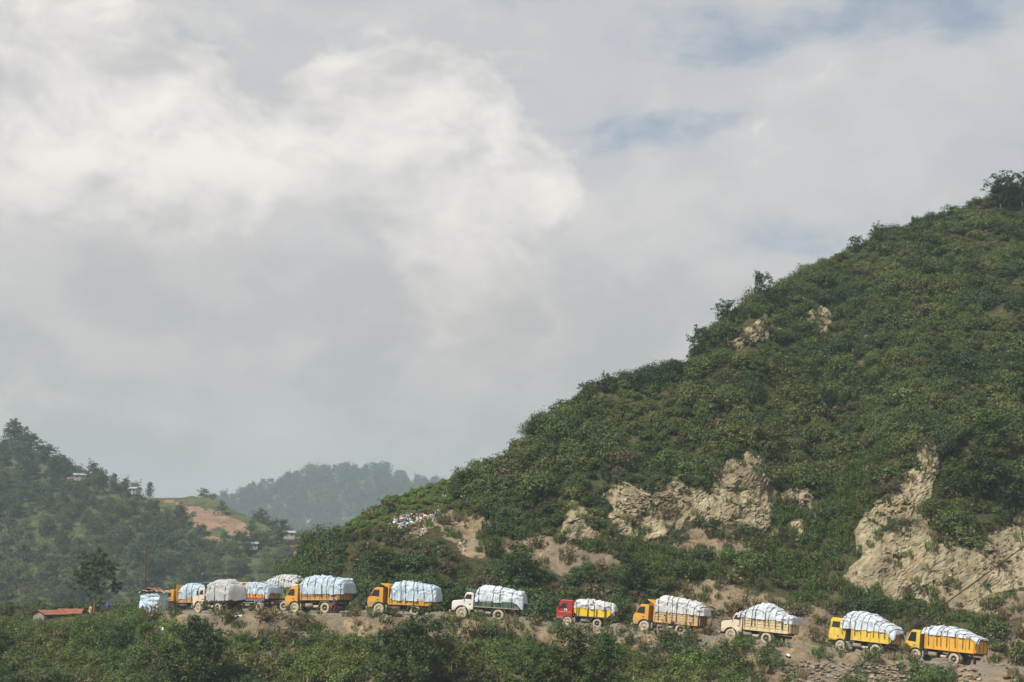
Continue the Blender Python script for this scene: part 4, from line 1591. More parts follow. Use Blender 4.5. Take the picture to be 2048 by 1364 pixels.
def tarp_mat(name, col, stain=None, amount=0.0):
    m, t = new_mat(name)
    out = t.n('ShaderNodeOutputMaterial')
    b = t.n('ShaderNodeBsdfPrincipled')
    tc = t.n('ShaderNodeTexCoord').outputs['Object']
    n1 = t.noise(tc, 1.6, 6, 0.6)
    c = t.vm('SCALE', col, None, t.ramp(n1, 0.3, 0.7, 0.86, 1.10))
    d = t.noise(t.vm('MULTIPLY', tc, (1.0, 1.0, 0.5)), 3.2, 7, 0.68)
    c = t.mix(t.ramp(d, 0.52, 0.78, 0, 0.35), c, (0.36, 0.32, 0.26))
    if stain:
        c = t.mix(t.ramp(t.noise(tc, 0.9, 5, 0.6), 0.5, 0.66, 0, amount), c, stain)
    t.put(b.inputs['Base Color'], c)
    b.inputs['Roughness'].default_value = 0.5
    b.inputs['Specular IOR Level'].default_value = 0.35
    bp = t.n('ShaderNodeBump')
    bp.inputs['Strength'].default_value = 0.7
    bp.inputs['Distance'].default_value = 0.09
    t.link(t.noise(t.vm('MULTIPLY', tc, (1.0, 1.0, 1.9)), 4.6, 6, 0.62, 0.9), bp.inputs['Height'])
    t.link(bp.outputs[0], b.inputs['Normal'])
    t.link(b.outputs[0], out.inputs[0])
    return m


T_BLUE = tarp_mat('pale_blue_tarp', (0.414, 0.504, 0.576))
T_WHITE = tarp_mat('grey_white_tarp', (0.513, 0.517, 0.531))
T_ICE = tarp_mat('white_blue_tarp', (0.504, 0.549, 0.603))
T_GREY = tarp_mat('worn_grey_tarp', (0.40, 0.41, 0.42), (0.38, 0.30, 0.20), 0.45)


def paint(name, col, dirt=0.35, low=None):
    return plain(name, col, 0.42, spec=0.45, var=0.10, scale=2.2, dirt=dirt, dirt_col=(0.28, 0.22, 0.15), low=low)


def wheel_meshes(r, w, rear):
    ty = MB().lathe([(r * 0.56, w * 0.42), (r * 0.66, w * 0.50), (r * 0.92, w * 0.50), (r * 0.985, w * 0.40), (r, w * 0.2), (r, -w * 0.2), (r * 0.985, -w * 0.4), (r * 0.92, -w * 0.5), (r * 0.6, -w * 0.5)], n=32)
    if rear:
        rm = MB().lathe([(0.0, 0.10 * w), (r * 0.16, 0.10 * w), (r * 0.20, -0.05 * w), (r * 0.36, -0.12 * w), (r * 0.50, 0.0), (r * 0.57, w * 0.42)], n=24)
    else:
        rm = MB().lathe([(0.0, w * 0.52), (r * 0.20, w * 0.52), (r * 0.24, w * 0.36), (r * 0.40, w * 0.42), (r * 0.52, w * 0.30), (r * 0.57, w * 0.44)], n=24)
    hub = MB().lathe([(0.0, 0.62 * w), (r * 0.13, 0.60 * w), (r * 0.15, 0.3 * w), (r * 0.15, 0.0)], n=14)
    return ty.mesh('tyre', True), rm.mesh('rim', True), hub.mesh('hub', True)


_wcache = {}


def add_wheel(parent, x, y, r, w, side, rear):
    key = (r, w, rear)
    if key not in _wcache:
        a, b, c = wheel_meshes(r, w, rear)
        a.materials.append(M_TYRE)
        b.materials.append(M_RIMDARK if rear else M_RIM)
        c.materials.append(M_RIM)
        _wcache[key] = (a, b, c)
    a, b, c = _wcache[key]
    wh = empty('wheel', (x, y, r))
    wh.parent = parent
    wh.rotation_euler = (0, 0, 0 if side > 0 else math.pi)
    for nm, me in (('tyre', a), ('rim', b), ('hub', c)):
        link(bpy.data.objects.new(nm, me), wh)
    return wh


def tarp_part(root, mat, x0, x1, zbase, heights, W, ropes, lean, seed, skirt=0.25, over=0.0, flat=0.40, droop_rear=0.0, strap_z=1.0, bulge=0.07):
    """roped cover over a heaped load: lofted sheet with wrinkles, pulled in under every strap"""
    rg = np.random.default_rng(seed)
    nx, na = 110, 64
    t = np.linspace(0, 1, nx)
    x = x0 + (x1 - x0) * t
    hx = np.interp(t, np.linspace(0, 1, len(heights)), heights)
    hx = blur1(hx, 3, 0) - 0.10
    cap = (1 - np.abs(2 * t - 1) ** 14) ** 0.45
    rk_ = np.array([(i + 0.5) / ropes for i in range(ropes)]) + rg.normal(size=ropes) * 0.22 / ropes
    ln_ = lean + rg.normal(size=ropes) * 0.022
    a = np.linspace(0, math.pi, na)
    A, T = np.meshgrid(a, t)
    # straps lean backwards as they climb
    Tl = T - lean * np.sin(A)
    pull = np.zeros_like(T)
    for r_, l_ in zip(rk_, ln_):
        pull += np.exp(-((T - l_ * np.sin(A) - r_) / 0.014) ** 2)
    seg = np.abs(((Tl - rk_[0]) / (rk_[-1] - rk_[0] + 1e-6) * max(ropes - 1, 1)) % 1 - 0.5) * 2     # 1 at straps
    puff = (1 - seg ** 2)
    zb = zbase - skirt * (0.45 + 0.55 * np.abs(fbm(np.stack([x * 1.3, x * 0, x * 0 + seed], -1), 3, seed)))
    cs, sn = np.cos(A), np.sin(A)
    Wd = W * (0.80 + 0.20 * cap)[:, None]
    rise = (hx[:, None] - zb[:, None]) * (0.06 + 0.94 * cap)[:, None]
    yy = Wd * np.sign(cs) * np.abs(cs) ** flat
    zz = zb[:, None] + rise * np.abs(sn) ** (flat * 0.92)
    pts = np.stack([np.broadcast_to(x[:, None], A.shape), yy, zz], -1)
    c = np.stack([pts[..., 0], np.zeros_like(yy), np.broadcast_to((zbase + 0.2), yy.shape)], -1)
    out = pts - c
    out /= np.maximum(np.linalg.norm(out, axis=-1, keepdims=True), 1e-4)
    q = pts + seed * 3.1
    mid = sstep(np.abs(sn), 0.05, 0.35)
    fold = np.abs(fbm(np.stack([q[..., 0] * 0.9 + q[..., 2] * 0.8, q[..., 1] * 1.4, q[..., 2] * 2.4 - q[..., 0] * 0.5], -1), 3, seed + 2))
    fold2 = np.abs(fbm(np.stack([q[..., 0] * 3.2 - q[..., 2] * 1.2, q[..., 1] * 2.0, q[..., 2] * 3.4], -1), 3, seed + 7))
    disp = 0.25 * bulge * puff * mid + 0.15 * fbm(q / 1.5, 2, seed + 1) * mid + (0.17 - 0.85 * np.minimum(fold, 0.2)) * 0.75 + (0.10 - 0.6 * np.minimum(fold2, 0.17)) * 0.9 - 0.045 * pull * mid
    pts = pts + out * disp[..., None]
    if droop_rear:
        e = sstep(t, 0.86, 1.0)[:, None]
        pts[..., 2] -= droop_rear * e * (1 - np.abs(sn)) * 1.2
    me = mesh_np('tarp_cover', pts.reshape(-1, 3), (lambda i: np.stack([i[:-1, :-1], i[:-1, 1:], i[1:, 1:], i[1:, :-1]], -1).reshape(-1, 4))(np.arange(nx * na).reshape(nx, na)), True)
    me.materials.append(mat)
    o = link(bpy.data.objects.new('tarp_cover', me), root)
    # straps lie on the sheet and run down to the bed's bottom rail
    for r_, l_ in zip(rk_, ln_):
        path = []
        for j in range(0, na, 3):
            tt = min(max(r_ + l_ * math.sin(a[j]), 0.01), 0.99)
            k = tt * (nx - 1)
            i0 = min(int(k), nx - 2)
            f = k - i0
            pp = pts[i0, j] * (1 - f) + pts[i0 + 1, j] * f
            path.append(Vector(pp + out[i0, j] * 0.035))
        lo = path[0].copy(); lo.z = strap_z; lo.y = W + 0.05
        hi = path[-1].copy(); hi.z = strap_z; hi.y = -W - 0.05
        MB().tube([lo] + path + [hi], 0.028, 5).build('strap', M_ROPE, o, True)
    return o


def arch(cx, cz, r, a0, a1, n=9):
    return [(cx + r * math.cos(R(a0 + (a1 - a0) * i / (n - 1))), cz + r * math.sin(R(a0 + (a1 - a0) * i / (n - 1)))) for i in range(n)]


def glass_poly(root, prof, y, name='window', t=0.012):
    """flat pane from a side profile, standing just proud of the cab side at y"""
    m = MB()
    s = 1 if y > 0 else -1
    pf = prof if s > 0 else prof
    m.prism(pf, min(y, y + s * t), max(y, y + s * t))
    return m.build(name, M_GLASS, root)


def build_truck(name, o):
    """a tipper lorry facing +x, front axle at x = 0, wheels on z = 0; o holds the options"""
    root = empty(name)
    W = o.get('W', 1.12)
    wb, r = o.get('wb', 3.6), o.get('r', 0.51)
    cabm, kind = o['cab'], o['kind']
    # running gear
    for s in (1, -1):
        add_wheel(root, 0, s * (W - 0.16), r, 0.28, s, False)
        add_wheel(root, -wb, s * (W - 0.15), r, 0.27, s, True)
        add_wheel(root, -wb, s * (W - 0.47), r, 0.27, s, True)
        MB().box(o['x1'] + 0.25, 0.95, s * 0.42 - 0.05, s * 0.42 + 0.05, r + 0.12, r + 0.36).build('chassis_rail', M_CHASSIS, root)
    MB().tube([(0, -W + 0.3, r), (0, W - 0.3, r)], 0.07, 8).build('front_axle', M_CHASSIS, root)
    MB().tube([(-wb, -W + 0.3, r), (-wb, 0, r), (-wb, W - 0.3, r)], [0.09, 0.20, 0.09], 10).build('rear_axle', M_CHASSIS, root, True)
    MB().box(-2.0, -1.15, -0.33, 0.33, r - 0.05, r + 0.5, 0.06).build('gearbox', M_CHASSIS, root)
    MB().tube([(-1.25, W - 0.30, r + 0.25), (-2.05, W - 0.30, r + 0.25)], 0.22, 14).build('fuel_tank', M_DUSTMETAL, root, True)
    MB().box(-1.75, -1.35, -W + 0.1, -W + 0.5, r, r + 0.42, 0.03).build('battery_box', M_BLACK, root)
    if o.get('spare', True):
        MB().lathe([(0.15, -0.12), (0.40, -0.13), (0.48, -0.08), (0.48, 0.08), (0.40, 0.13), (0.15, 0.12)], (-wb + 1.12, W - 0.55, r + 0.12), 'z', 20).build('spare_wheel', M_TYRE, root, True)
    x0, x1, z0, z1 = o['x0'], o['x1'], o['z0'], o['z1']
    z1r = o.get('z1r', z1)
    for s in (1, -1):
        yo = s * (W - 0.15)
        # bent guards over the rear wheels
        m = MB()
        pl = [(-wb + 0.80, r + 0.02), (-wb + 0.46, r + 0.60), (-wb - 0.46, r + 0.60), (-wb - 0.86, r - 0.02)]
        v, f = [], []
        for q, (px, pz) in enumerate(pl):
            for yy in (yo - 0.24, yo + 0.17):
                v += [(px, yy, pz), (px, yy, pz + 0.035)]
        for q in range(3):
            b = q * 4
            f += [[b, b + 4, b + 6, b + 2], [b + 1, b + 3, b + 7, b + 5], [b, b + 1, b + 5, b + 4], [b + 2, b + 6, b + 7, b + 3]]
        f += [[0, 2, 3, 1], [12, 13, 15, 14]]
        m.add(v, f)
        m.build('mudguard', M_DUSTMETAL, root)
        MB().box(-wb - 0.90, -wb - 0.87, yo - 0.26, yo + 0.16, r - 0.28, r + 0.30).build('mud_flap', M_BLACK, root)
    # ---- cab
    cw = W - 0.03
    sh = lambda z: 1 - 0.05 * max(0, z - 1.6)
    if kind == 'cabover':
        xf, xb, zt, zb = o.get('xf', 1.12), o.get('xb', -0.36), o.get('zt', 2.52), 0.66
        ar = arch(0, r, r + 0.14, 165, 12)
        prof = [(xb, 1.02)] + [q for q in ar if q[0] > xb and q[1] > 0.6] + [(r + 0.16, zb), (xf - 0.04, zb - 0.05), (xf + 0.06, zb + 0.35), (xf + 0.02, 1.45), (xf - 0.10, 1.66), (0.60, zt - 0.16), (0.44, zt), (xb + 0.1, zt + 0.02), (xb, zt - 0.06)]
        win = [(0.90, 1.72), (0.56, zt - 0.22), (0.02, zt - 0.20), (0.02, 1.68)]
        wshield = [(xf - 0.10, 1.68), (0.62, zt - 0.17)]
        door = [(0.96, 1.20), (0.96, 1.66), (0.58, zt - 0.17), (-0.04, zt - 0.15), (-0.04, 1.16), (0.40, 1.12)]
    elif kind == 'flat':
        xf, xb, zt, zb = o.get('xf', 1.22), o.get('xb', -0.42), o.get('zt', 2.55), o.get('zbot', 0.70)
        ar = arch(0, r, r + 0.15, 160, 14)
        k = o.get('slant', 0.10)
        prof = [(xb, zb + 0.38)] + [q for q in ar if q[0] > xb and q[1] > zb - 0.05] + [(r + 0.17, zb), (xf - 0.03, zb), (xf + 0.04, zb + 0.30), (xf, zb + 0.95), (xf - k, zt - 0.30), (xf - k - 0.10, zt - 0.06), (xf - k - 0.26, zt), (xb + 0.06, zt), (xb, zt - 0.10)]
        wz = o.get('wz', 1.68)
        win = [(xf - 0.22 - k * 0.3, wz), (xf - 0.26 - k, zt - 0.34), (0.16, zt - 0.34), (0.16, wz)]
        wshield = [(xf - k * 0.35, wz - 0.04), (xf - k + 0.005, zt - 0.32)]
        door = [(xf - 0.15, wz - 0.62), (xf - 0.17, wz), (xf - 0.22 - k, zt - 0.28), (0.08, zt - 0.28), (0.08, wz - 0.62)]
    else:
        xf, xb, zt = 0.98, o.get('xb', -1.10), o.get('zt', 2.48)
        ar = arch(0, r, r + 0.15, 178, 20)
        hz_ = o.get('hood', 1.70)
        prof = [(xb, 0.86), (-0.72, 0.86)] + ar + [(0.80, 0.70), (xf, 0.74), (xf + 0.02, hz_ - 0.24), (xf - 0.10, hz_ - 0.08), (0.0, hz_ + 0.04), (-0.10, hz_ + 0.08), (-0.32, zt - 0.12), (-0.42, zt), (xb + 0.06, zt + 0.02), (xb, zt - 0.08)]
        win = [(-0.22, hz_ + 0.16), (-0.40, zt - 0.20), (-0.90, zt - 0.20), (-0.90, hz_ + 0.14)]
        wshield = [(-0.12, hz_ + 0.10), (-0.325, zt - 0.13)]
        door = [(-0.12, 0.98), (-0.14, hz_ + 0.10), (-0.36, zt - 0.15), (-0.96, zt - 0.15), (-0.96, 0.98)]
    body = MB().prism(prof, -cw, cw, sh).build('cab', cabm, root)
    bv = body.modifiers.new('edge', 'BEVEL')
    bv.width, bv.segments, bv.limit_method, bv.angle_limit = 0.05, 2, 'ANGLE', R(50)
    # windscreen
    (wx0, wz0), (wx1, wz1) = wshield
    d = Vector((wz1 - wz0, 0, wx0 - wx1)).normalized() * 0.012
    y0, y1 = cw * sh(wz0) * 0.88, cw * sh(wz1) * 0.88
    v = [(wx0 + d.x, -y0, wz0 + d.z), (wx0 + d.x, y0, wz0 + d.z), (wx1 + d.x, y1, wz1 + d.z), (wx1 + d.x, -y1, wz1 + d.z)]
    v += [(a - 2.5 * d.x, b, c - 2.5 * d.z) for a, b, c in v]
    MB().add(v, [[0, 1, 2, 3], [7, 6, 5, 4], [0, 4, 5, 1], [1, 5, 6, 2], [2, 6, 7, 3], [3, 7, 4, 0]]).build('windscreen', M_GLASS, root)
    for s in (1, -1):
        dz = [z for _, z in door]
        m = MB()
        n = len(door)
        vv = [(x_, s * (cw * sh(z_) + 0.006), z_) for x_, z_ in door] + [(x_, s * (cw * sh(z_) - 0.03), z_) for x_, z_ in door]
        ff = [list(range(n)), list(range(2 * n - 1, n - 1, -1))] + [[q, q + n, (q + 1) % n + n, (q + 1) % n] for q in range(n)]
        m.add(vv, ff)
        dr = m.build('door', o.get('doorm', cabm), root)
        n = len(win)
        vv = [(x_, s * (cw * sh(z_) + 0.014), z_) for x_, z_ in win] + [(x_, s * (cw * sh(z_) - 0.02), z_) for x_, z_ in win]
        ff = [list(range(n)), list(range(2 * n - 1, n - 1, -1))] + [[q, q + n, (q + 1) % n + n, (q + 1) % n] for q in range(n)]
        MB().add(vv, ff).build('window', M_GLASS, dr)
        hx = min(x_ for x_, _ in door) + 0.10
        MB().box(hx, hx + 0.16, min(s * cw, s * (cw + 0.05)), max(s * cw, s * (cw + 0.05)), 1.36, 1.42).build('handle', M_BLACK, dr)
        mx = max(x_ for x_, _ in win) + 0.10
        mz = win[1][1] - 0.25
        mir = MB().box(mx, mx + 0.05, s * (cw + 0.16) - 0.09, s * (cw + 0.16) + 0.09, mz - 0.2, mz + 0.2, 0.02)
        mir.tube([(mx, s * cw * 0.96, mz + 0.12), (mx, s * (cw + 0.15), mz + 0.14)], 0.015, 5)
        mir.build('mirror', M_BLACK, root)
        hl = 0.86 if kind != 'flat' else o.get('zbot', 0.70) + 0.22
        fx = xf + (0.045 if kind != 'hood' else 0.015)
        MB().lathe([(0.0, 0.02), (0.08, 0.015), (0.11, 0.0), (0.12, -0.04)], (fx, s * 0.74, hl + 0.1), 'x', 14).build('headlight', M_LAMP, root, True)
        if kind != 'cabover' or True:
            m = MB()
            aa = arch(0, r, r + 0.10, 172, 8, 10)
            bb = arch(0, r, r + 0.17, 172, 8, 10)
            yy0, yy1 = s * (cw - 0.25), s * (cw + 0.03)
            v = [(x_, yy, z_) for x_, z_ in aa for yy in (yy0, yy1)] + [(x_, yy, z_) for x_, z_ in bb for yy in (yy0, yy1)]
            f = []
            k = len(aa)
            for q in range(k - 1):
                f += [[2 * q, 2 * q + 2, 2 * q + 3, 2 * q + 1], [2 * k + 2 * q, 2 * k + 2 * q + 1, 2 * k + 2 * q + 3, 2 * k + 2 * q + 2], [2 * q + 1, 2 * q + 3, 2 * k + 2 * q + 3, 2 * k + 2 * q + 1]]
            m.add(v, f).build('wheel_arch', o.get('archm', M_BLACK), root)
        MB().box(-r - 0.30, -r - 0.16, s * (cw - 0.30) - 0.02, s * (cw - 0.02), r - 0.12, r + 0.42).build('cab_step', M_DUSTMETAL, root)
    bz = 0.52 if kind != 'flat' else o.get('zbot', 0.70) - 0.20
    bx = xf + (0.04 if kind != 'hood' else 0.10)
    MB().box(bx, bx + 0.16, -cw - 0.01, cw + 0.01, bz, bz + 0.22, 0.04).build('bumper', o.get('bump', M_DUSTMETAL), root)
    MB().box(bx + 0.161, bx + 0.172, -0.26, 0.26, bz + 0.03, bz + 0.17).build('number_plate', BLACKPL, root)
    gz = (0.84, 1.40) if kind != 'hood' else (0.9, 1.36)
    if kind == 'flat':
        gz = (o.get('zbot', 0.7) + 0.1, o.get('zbot', 0.7) + 0.55)
    gr = MB()
    for q in range(5):
        zz = gz[0] + (gz[1] - gz[0]) * q / 4
        gr.box(xf + 0.02, xf + 0.075, -0.52, 0.52, zz, zz + 0.06)
    gr.build('grille', M_BLACK, root)
    # ---- load bed
    bm_, frame = o['bed'], o.get('frame', o['bed'])
    MB().box(x1, x0, -W + 0.04, W - 0.04, z0 - 0.10, z0, 0.0).build('bed_floor', o.get('floorm', M_CHASSIS), root)
    for q in range(5):
        xx = x0 - 0.3 - (x0 - x1 - 0.6) * q / 4
        MB().box(xx - 0.05, xx + 0.05, -W + 0.12, W - 0.12, z0 - 0.24, z0 - 0.103).build('cross_member', M_CHASSIS, root)
    style = o.get('style', 'ribs')
    for s in (1, -1):
        def side(ya, yb):
            return (min(s * ya, s * yb), max(s * ya, s * yb))
        yi, yo_ = side(W - 0.05, W)
        if style == 'planks':
            npk = o.get('npk', 4)
            for q in range(npk):
                za, zb_ = q / npk, (q + 0.86) / npk
                v = [(x0, yy, z0 + (z1 - z0) * w_) for yy in (yi, yo_) for w_ in (za, zb_)] + [(x1, yy, z0 + (z1r - z0) * w_) for yy in (yi, yo_) for w_ in (za, zb_)]
                MB().add(v, [[0, 1, 3, 2], [4, 6, 7, 5], [0, 4, 5, 1], [2, 3, 7, 6], [0, 2, 6, 4], [1, 5, 7, 3]]).build('plank', bm_, root)
        elif style == 'scow':
            sl = o.get('sl', 0.28)
            zz1 = z1
            prof_ = [(x0 - sl, z0), (x1 + sl * 1.4, z0), (x1, z0 + 0.45 * (zz1 - z0)), (x1, zz1), (x0, zz1), (x0, z0 + 0.5 * (zz1 - z0))]
            MB().prism(prof_, yi, yo_).build('side_panel', bm_, root)
        else:
            v = [(x0, yy, z) for yy in (yi, yo_) for z in (z0, z1)] + [(x1, yy, z) for yy in (yi, yo_) for z in (z0, z1r)]
            MB().add(v, [[0, 1, 3, 2], [4, 6, 7, 5], [0, 4, 5, 1], [2, 3, 7, 6], [0, 2, 6, 4], [1, 5, 7, 3]]).build('side_panel', bm_, root)
        ya, yb = side(W + 0.002, W + 0.07)
        nr_ = o.get('ribs', 6)
        for q in range(nr_):
            f = q / (nr_ - 1)
            xx = x0 - 0.06 + (x1 - x0 + 0.12) * f
            if style == 'scow':
                xx = x0 - 0.45 + (x1 - x0 + 0.95) * f
            MB().box(xx - 0.045, xx + 0.045, ya, yb, z0 + 0.004, z0 + ((z1 - z0) * (1 - f) + (z1r - z0) * f) - 0.004, 0.012).build('rib', frame, root)
        yc, yd = side(W - 0.03, W + 0.085)
        MB().box(x1, x0, yc, yd, z0 - 0.09, z0 - 0.004, 0.015).build('bottom_rail', o.get('railm', frame), root)
        if style != 'scow':
            v = [(x0, yy, z1 + w_) for yy in side(W - 0.055, W + 0.05) for w_ in (0.004, 0.075)] + [(x1, yy, z1r + w_) for yy in side(W - 0.055, W + 0.05) for w_ in (0.004, 0.075)]
            MB().add(v, [[0, 1, 3, 2], [4, 6, 7, 5], [0, 4, 5, 1], [2, 3, 7, 6], [0, 2, 6, 4], [1, 5, 7, 3]]).build('top_rail', frame, root)
    # headboard and the lip that shelters the cab
    hb = o.get('zhead', z1 + 0.3)
    hm = o.get('headm', frame)
    MB().box(x0 - 0.002, x0 + 0.09, -W + 0.02, W - 0.02, z0, hb, 0.015).build('headboard', hm, root)
    lip = o.get('lip', 0)
    if lip:
        MB().prism([(x0 + 0.09, hb - 0.30), (x0 + 0.09, hb - 0.002), (x0 + lip, hb + 0.10), (x0 + lip, hb + 0.02)], -W + 0.04, W - 0.04).build('cab_guard', hm, root)
    tg_ = MB().box(x1 - 0.07, x1 - 0.003, -W + 0.02, W - 0.02, z0 - 0.02, z1r, 0.015).build('tailgate', o.get('tailm', bm_), root)
    for q in range(4):
        yy = -W + 0.12 + (2 * W - 0.24) * q / 3
        MB().box(x1 - 0.14, x1 - 0.072, yy - 0.045, yy + 0.045, z0 - 0.01, z1r - 0.01, 0.012).build('rib', frame, tg_)
    for s in (1, -1):
        MB().box(x1 + 0.10, x1 + 0.16, s * 0.85 - 0.10, s * 0.85 + 0.10, r + 0.06, r + 0.18).build('tail_light', M_TAIL, root)
    return root


def place_truck(root, u, Y, phi, label, wb=3.6, W=1.12):
    """stand a truck on the road: left front wheel at photograph column u, Y metres out, turned phi degrees away from the camera"""
    al = math.atan((u - 1024) / F)
    p = np.array([(u - 1024) / F * Y * CP, Y])
    f = math.radians(phi)
    h = np.array([-math.cos(al) * math.cos(f) + math.sin(al) * math.sin(f), math.sin(al) * math.cos(f) + math.cos(al) * math.sin(f)])
    left_ = np.array([-h[1], h[0]])
    c = p - left_ * W
    zf, zr = float(road_z(c[0])), float(road_z(c[0] - wb * h[0]))
    zl, zrr = float(road_z(c[0] + left_[0])), float(road_z(c[0] - left_[0]))
    fx = Vector((h[0], h[1], (zf - zr) / wb)).normalized()
    ly = Vector((left_[0], left_[1], (zl - zrr) / 2)).normalized()
    nz = fx.cross(ly).normalized()
    ly = nz.cross(fx)
    M = Matrix((fx, ly, nz)).transposed().to_4x4()
    M.translation = Vector((c[0], c[1], zf - 0.045))
    root.matrix_world = M
    tag(root, label, 'truck', 'loaded trucks queued along the hill road')


YEL = paint('amber_cab_paint', (0.60, 0.28, 0.02), 0.5, 0.95)
YEL2 = paint('amber_bed_paint', (0.58, 0.285, 0.03), 0.55)
TAN = paint('faded_orange_boards', (0.46, 0.255, 0.085), 0.55)
TAN2 = paint('bleached_boards', (0.52, 0.37, 0.20), 0.5)
LEMON = paint('lemon_paint', (0.60, 0.42, 0.045), 0.5, 1.0)
CREAM = paint('cream_paint', (0.60, 0.51, 0.36), 0.35, 0.8)
CREAMB = paint('cream_boards', (0.56, 0.45, 0.26), 0.5)
WHITE = paint('white_paint', (0.62, 0.60, 0.55), 0.3, 0.8)
RED = paint('dark_red_paint', (0.30, 0.018, 0.024), 0.2, 0.65)
GREENB = paint('dark_green_boards', (0.055, 0.115, 0.085), 0.35)
GREENO = paint('olive_green_boards', (0.115, 0.165, 0.055), 0.4)
GREEND = paint('deep_green_cab', (0.020, 0.060, 0.045), 0.3, 0.7)
BRIGHTY = paint('bright_yellow_panel', (0.66, 0.45, 0.012), 0.22)
DKRAIL = paint('dark_rail', (0.05, 0.045, 0.03), 0.4)
ORNB = paint('ochre_bed', (0.62, 0.33, 0.035), 0.45)
REDB = paint('red_band', (0.42, 0.03, 0.02), 0.15)
BLUB = paint('blue_band', (0.10, 0.16, 0.30), 0.25)
GRN2 = paint('green_rail', (0.16, 0.30, 0.10), 0.3)
ORAN = paint('orange_stripe', (0.70, 0.16, 0.03), 0.15)


def trucks():
    # 1: furthest left, by the shelter
    t = build_truck('tipper_truck', dict(kind='cabover', cab=YEL, bed=TAN, frame=TAN, headm=YEL, x0=-0.85, x1=-4.7, z0=1.05, z1=1.62, ribs=5, zhead=3.1, lip=0.0, spare=False))
    tarp_part(t, T_BLUE, -1.0, -4.9, 1.66, [3.0, 3.25, 3.2, 2.9, 3.0], 1.12, 5, 0.02, 41, 0.3, strap_z=1.05)
    place_truck(t, 342, 174, 33, 'leftmost yellow cab tipper truck with tarped load beside the blue shelter')
    # 2: turned almost end-on under a slack grey sheet
    t = build_truck('tipper_truck', dict(kind='hood', cab=CREAM, bed=DKRAIL, frame=DKRAIL, headm=GREEND, x0=-1.3, x1=-5.2, z0=1.15, z1=1.75, ribs=5, zhead=3.0, lip=0.8, r=0.52, bump=CREAM))
    tarp_part(t, T_GREY, -1.45, -5.5, 1.5, [2.9, 3.25, 3.35, 3.2, 2.8], 1.18, 3, 0.03, 42, 0.45, strap_z=1.3, bulge=0.12)
    place_truck(t, 396, 147, 58, 'cream truck seen from behind under a slack grey tarpaulin')
    # 3: painted bed
    t = build_truck('tipper_truck', dict(kind='cabover', cab=YEL, bed=YEL, frame=YEL2, headm=YEL, x0=-0.62, x1=-4.6, z0=1.42, z1=2.05, ribs=5, zhead=3.15, lip=0.35, railm=REDB, spare=False, r=0.48))
    for s in (1, -1):
        y0, y1 = sorted((s * 1.10, s * 1.17))
        MB().box(-4.6, -0.62, y0, y1, 1.16, 1.325, 0.01).build('painted_band', BLUB, t)
        m = MB()
        for q in range(8):
            xx = -0.85 - q * 0.5
            m.prism([(xx - 0.2, 1.425), (xx, 1.56), (xx + 0.2, 1.425)], *sorted((s * 1.121, s * 1.135)))
        m.build('painted_scallops', REDB, t)
        y0, y1 = sorted((s * 1.04, s * 1.12))
        m = MB().box(-3.0, -0.8, y0, y1, 0.92, 0.99).box(-3.0, -2.92, y0, y1, 0.76, 0.92).box(-0.88, -0.8, y0, y1, 0.76, 0.92).box(-2.1, -2.02, y0, y1, 0.76, 0.92)
        m.build('side_guard', GRN2, t)
    tarp_part(t, T_BLUE, -0.7, -5.0, 2.05, [3.15, 3.2, 3.2, 3.1, 3.0], 1.15, 7, 0.02, 43, 0.25, strap_z=1.4, droop_rear=0.5)
    place_truck(t, 475, 163, 50, 'yellow truck with red scalloped and blue painted bed under pale blue tarp')
    # 4: behind the third and fifth
    t = build_truck('tipper_truck', dict(kind='cabover', cab=YEL, bed=GREENO, frame=GREENO, headm=GREENO, x0=-0.8, x1=-5.2, z0=1.45, z1=2.75, ribs=8, zhead=3.3, lip=0.5, r=0.53))
    tarp_part(t, T_WHITE, -0.3, -5.4, 2.8, [3.2, 3.7, 4.1, 4.05, 3.6], 1.15, 11, 0.05, 44, 0.2, strap_z=2.0)
    place_truck(t, 517, 168, 38, 'truck with tall olive green ribbed bed, partly hidden behind two yellow cabs')
    # 5
    t = build_truck('tipper_truck', dict(kind='cabover', cab=YEL, bed=TAN, frame=TAN, headm=YEL, x0=-0.75, x1=-5.15, z0=1.32, z1=1.92, style='planks', npk=2, ribs=5, zhead=2.75, lip=0.2))
    tarp_part(t, T_BLUE, -0.62, -5.75, 1.95, [3.4, 3.6, 3.55, 3.45, 3.35], 1.18, 7, 0.015, 45, 0.2, strap_z=1.35, bulge=0.09)
    MB().box(-0.25, 0.35, -0.95, 0.95, 2.55, 2.80, 0.05).build('roof_board', CREAM, t)
    place_truck(t, 588.6, 142, 36, 'yellow cab truck with tall pale blue load, a person standing behind it')
    # 6
    t = build_truck('tipper_truck', dict(kind='cabover', cab=YEL, bed=YEL2, frame=YEL2, headm=YEL, x0=-0.95, x1=-5.05, z0=1.05, z1=1.47, ribs=6, zhead=2.85, lip=0.85, spare=False))
    for s in (1, -1):
        y0, y1 = sorted((s * 1.088, s * 1.099))
        MB().prism([(0.98, 0.98), (0.98, 1.06), (0.42, 1.16), (0.42, 1.28), (-0.04, 1.28), (-0.04, 1.17), (0.30, 1.06)], y0, y1).build('green_flash', GRN2, t)
        MB().prism([(0.98, 1.075), (0.98, 1.15), (0.58, 1.22), (0.58, 1.15)], y0, y1).build('orange_flash', ORAN, t)
    tarp_part(t, T_BLUE, -1.05, -5.75, 1.5, [3.05, 3.25, 3.1, 3.05, 2.75], 1.15, 7, -0.05, 46, 0.2, strap_z=1.05, bulge=0.09)
    place_truck(t, 757, 139, 18, 'amber tipper truck with green and orange flash on its cab door')
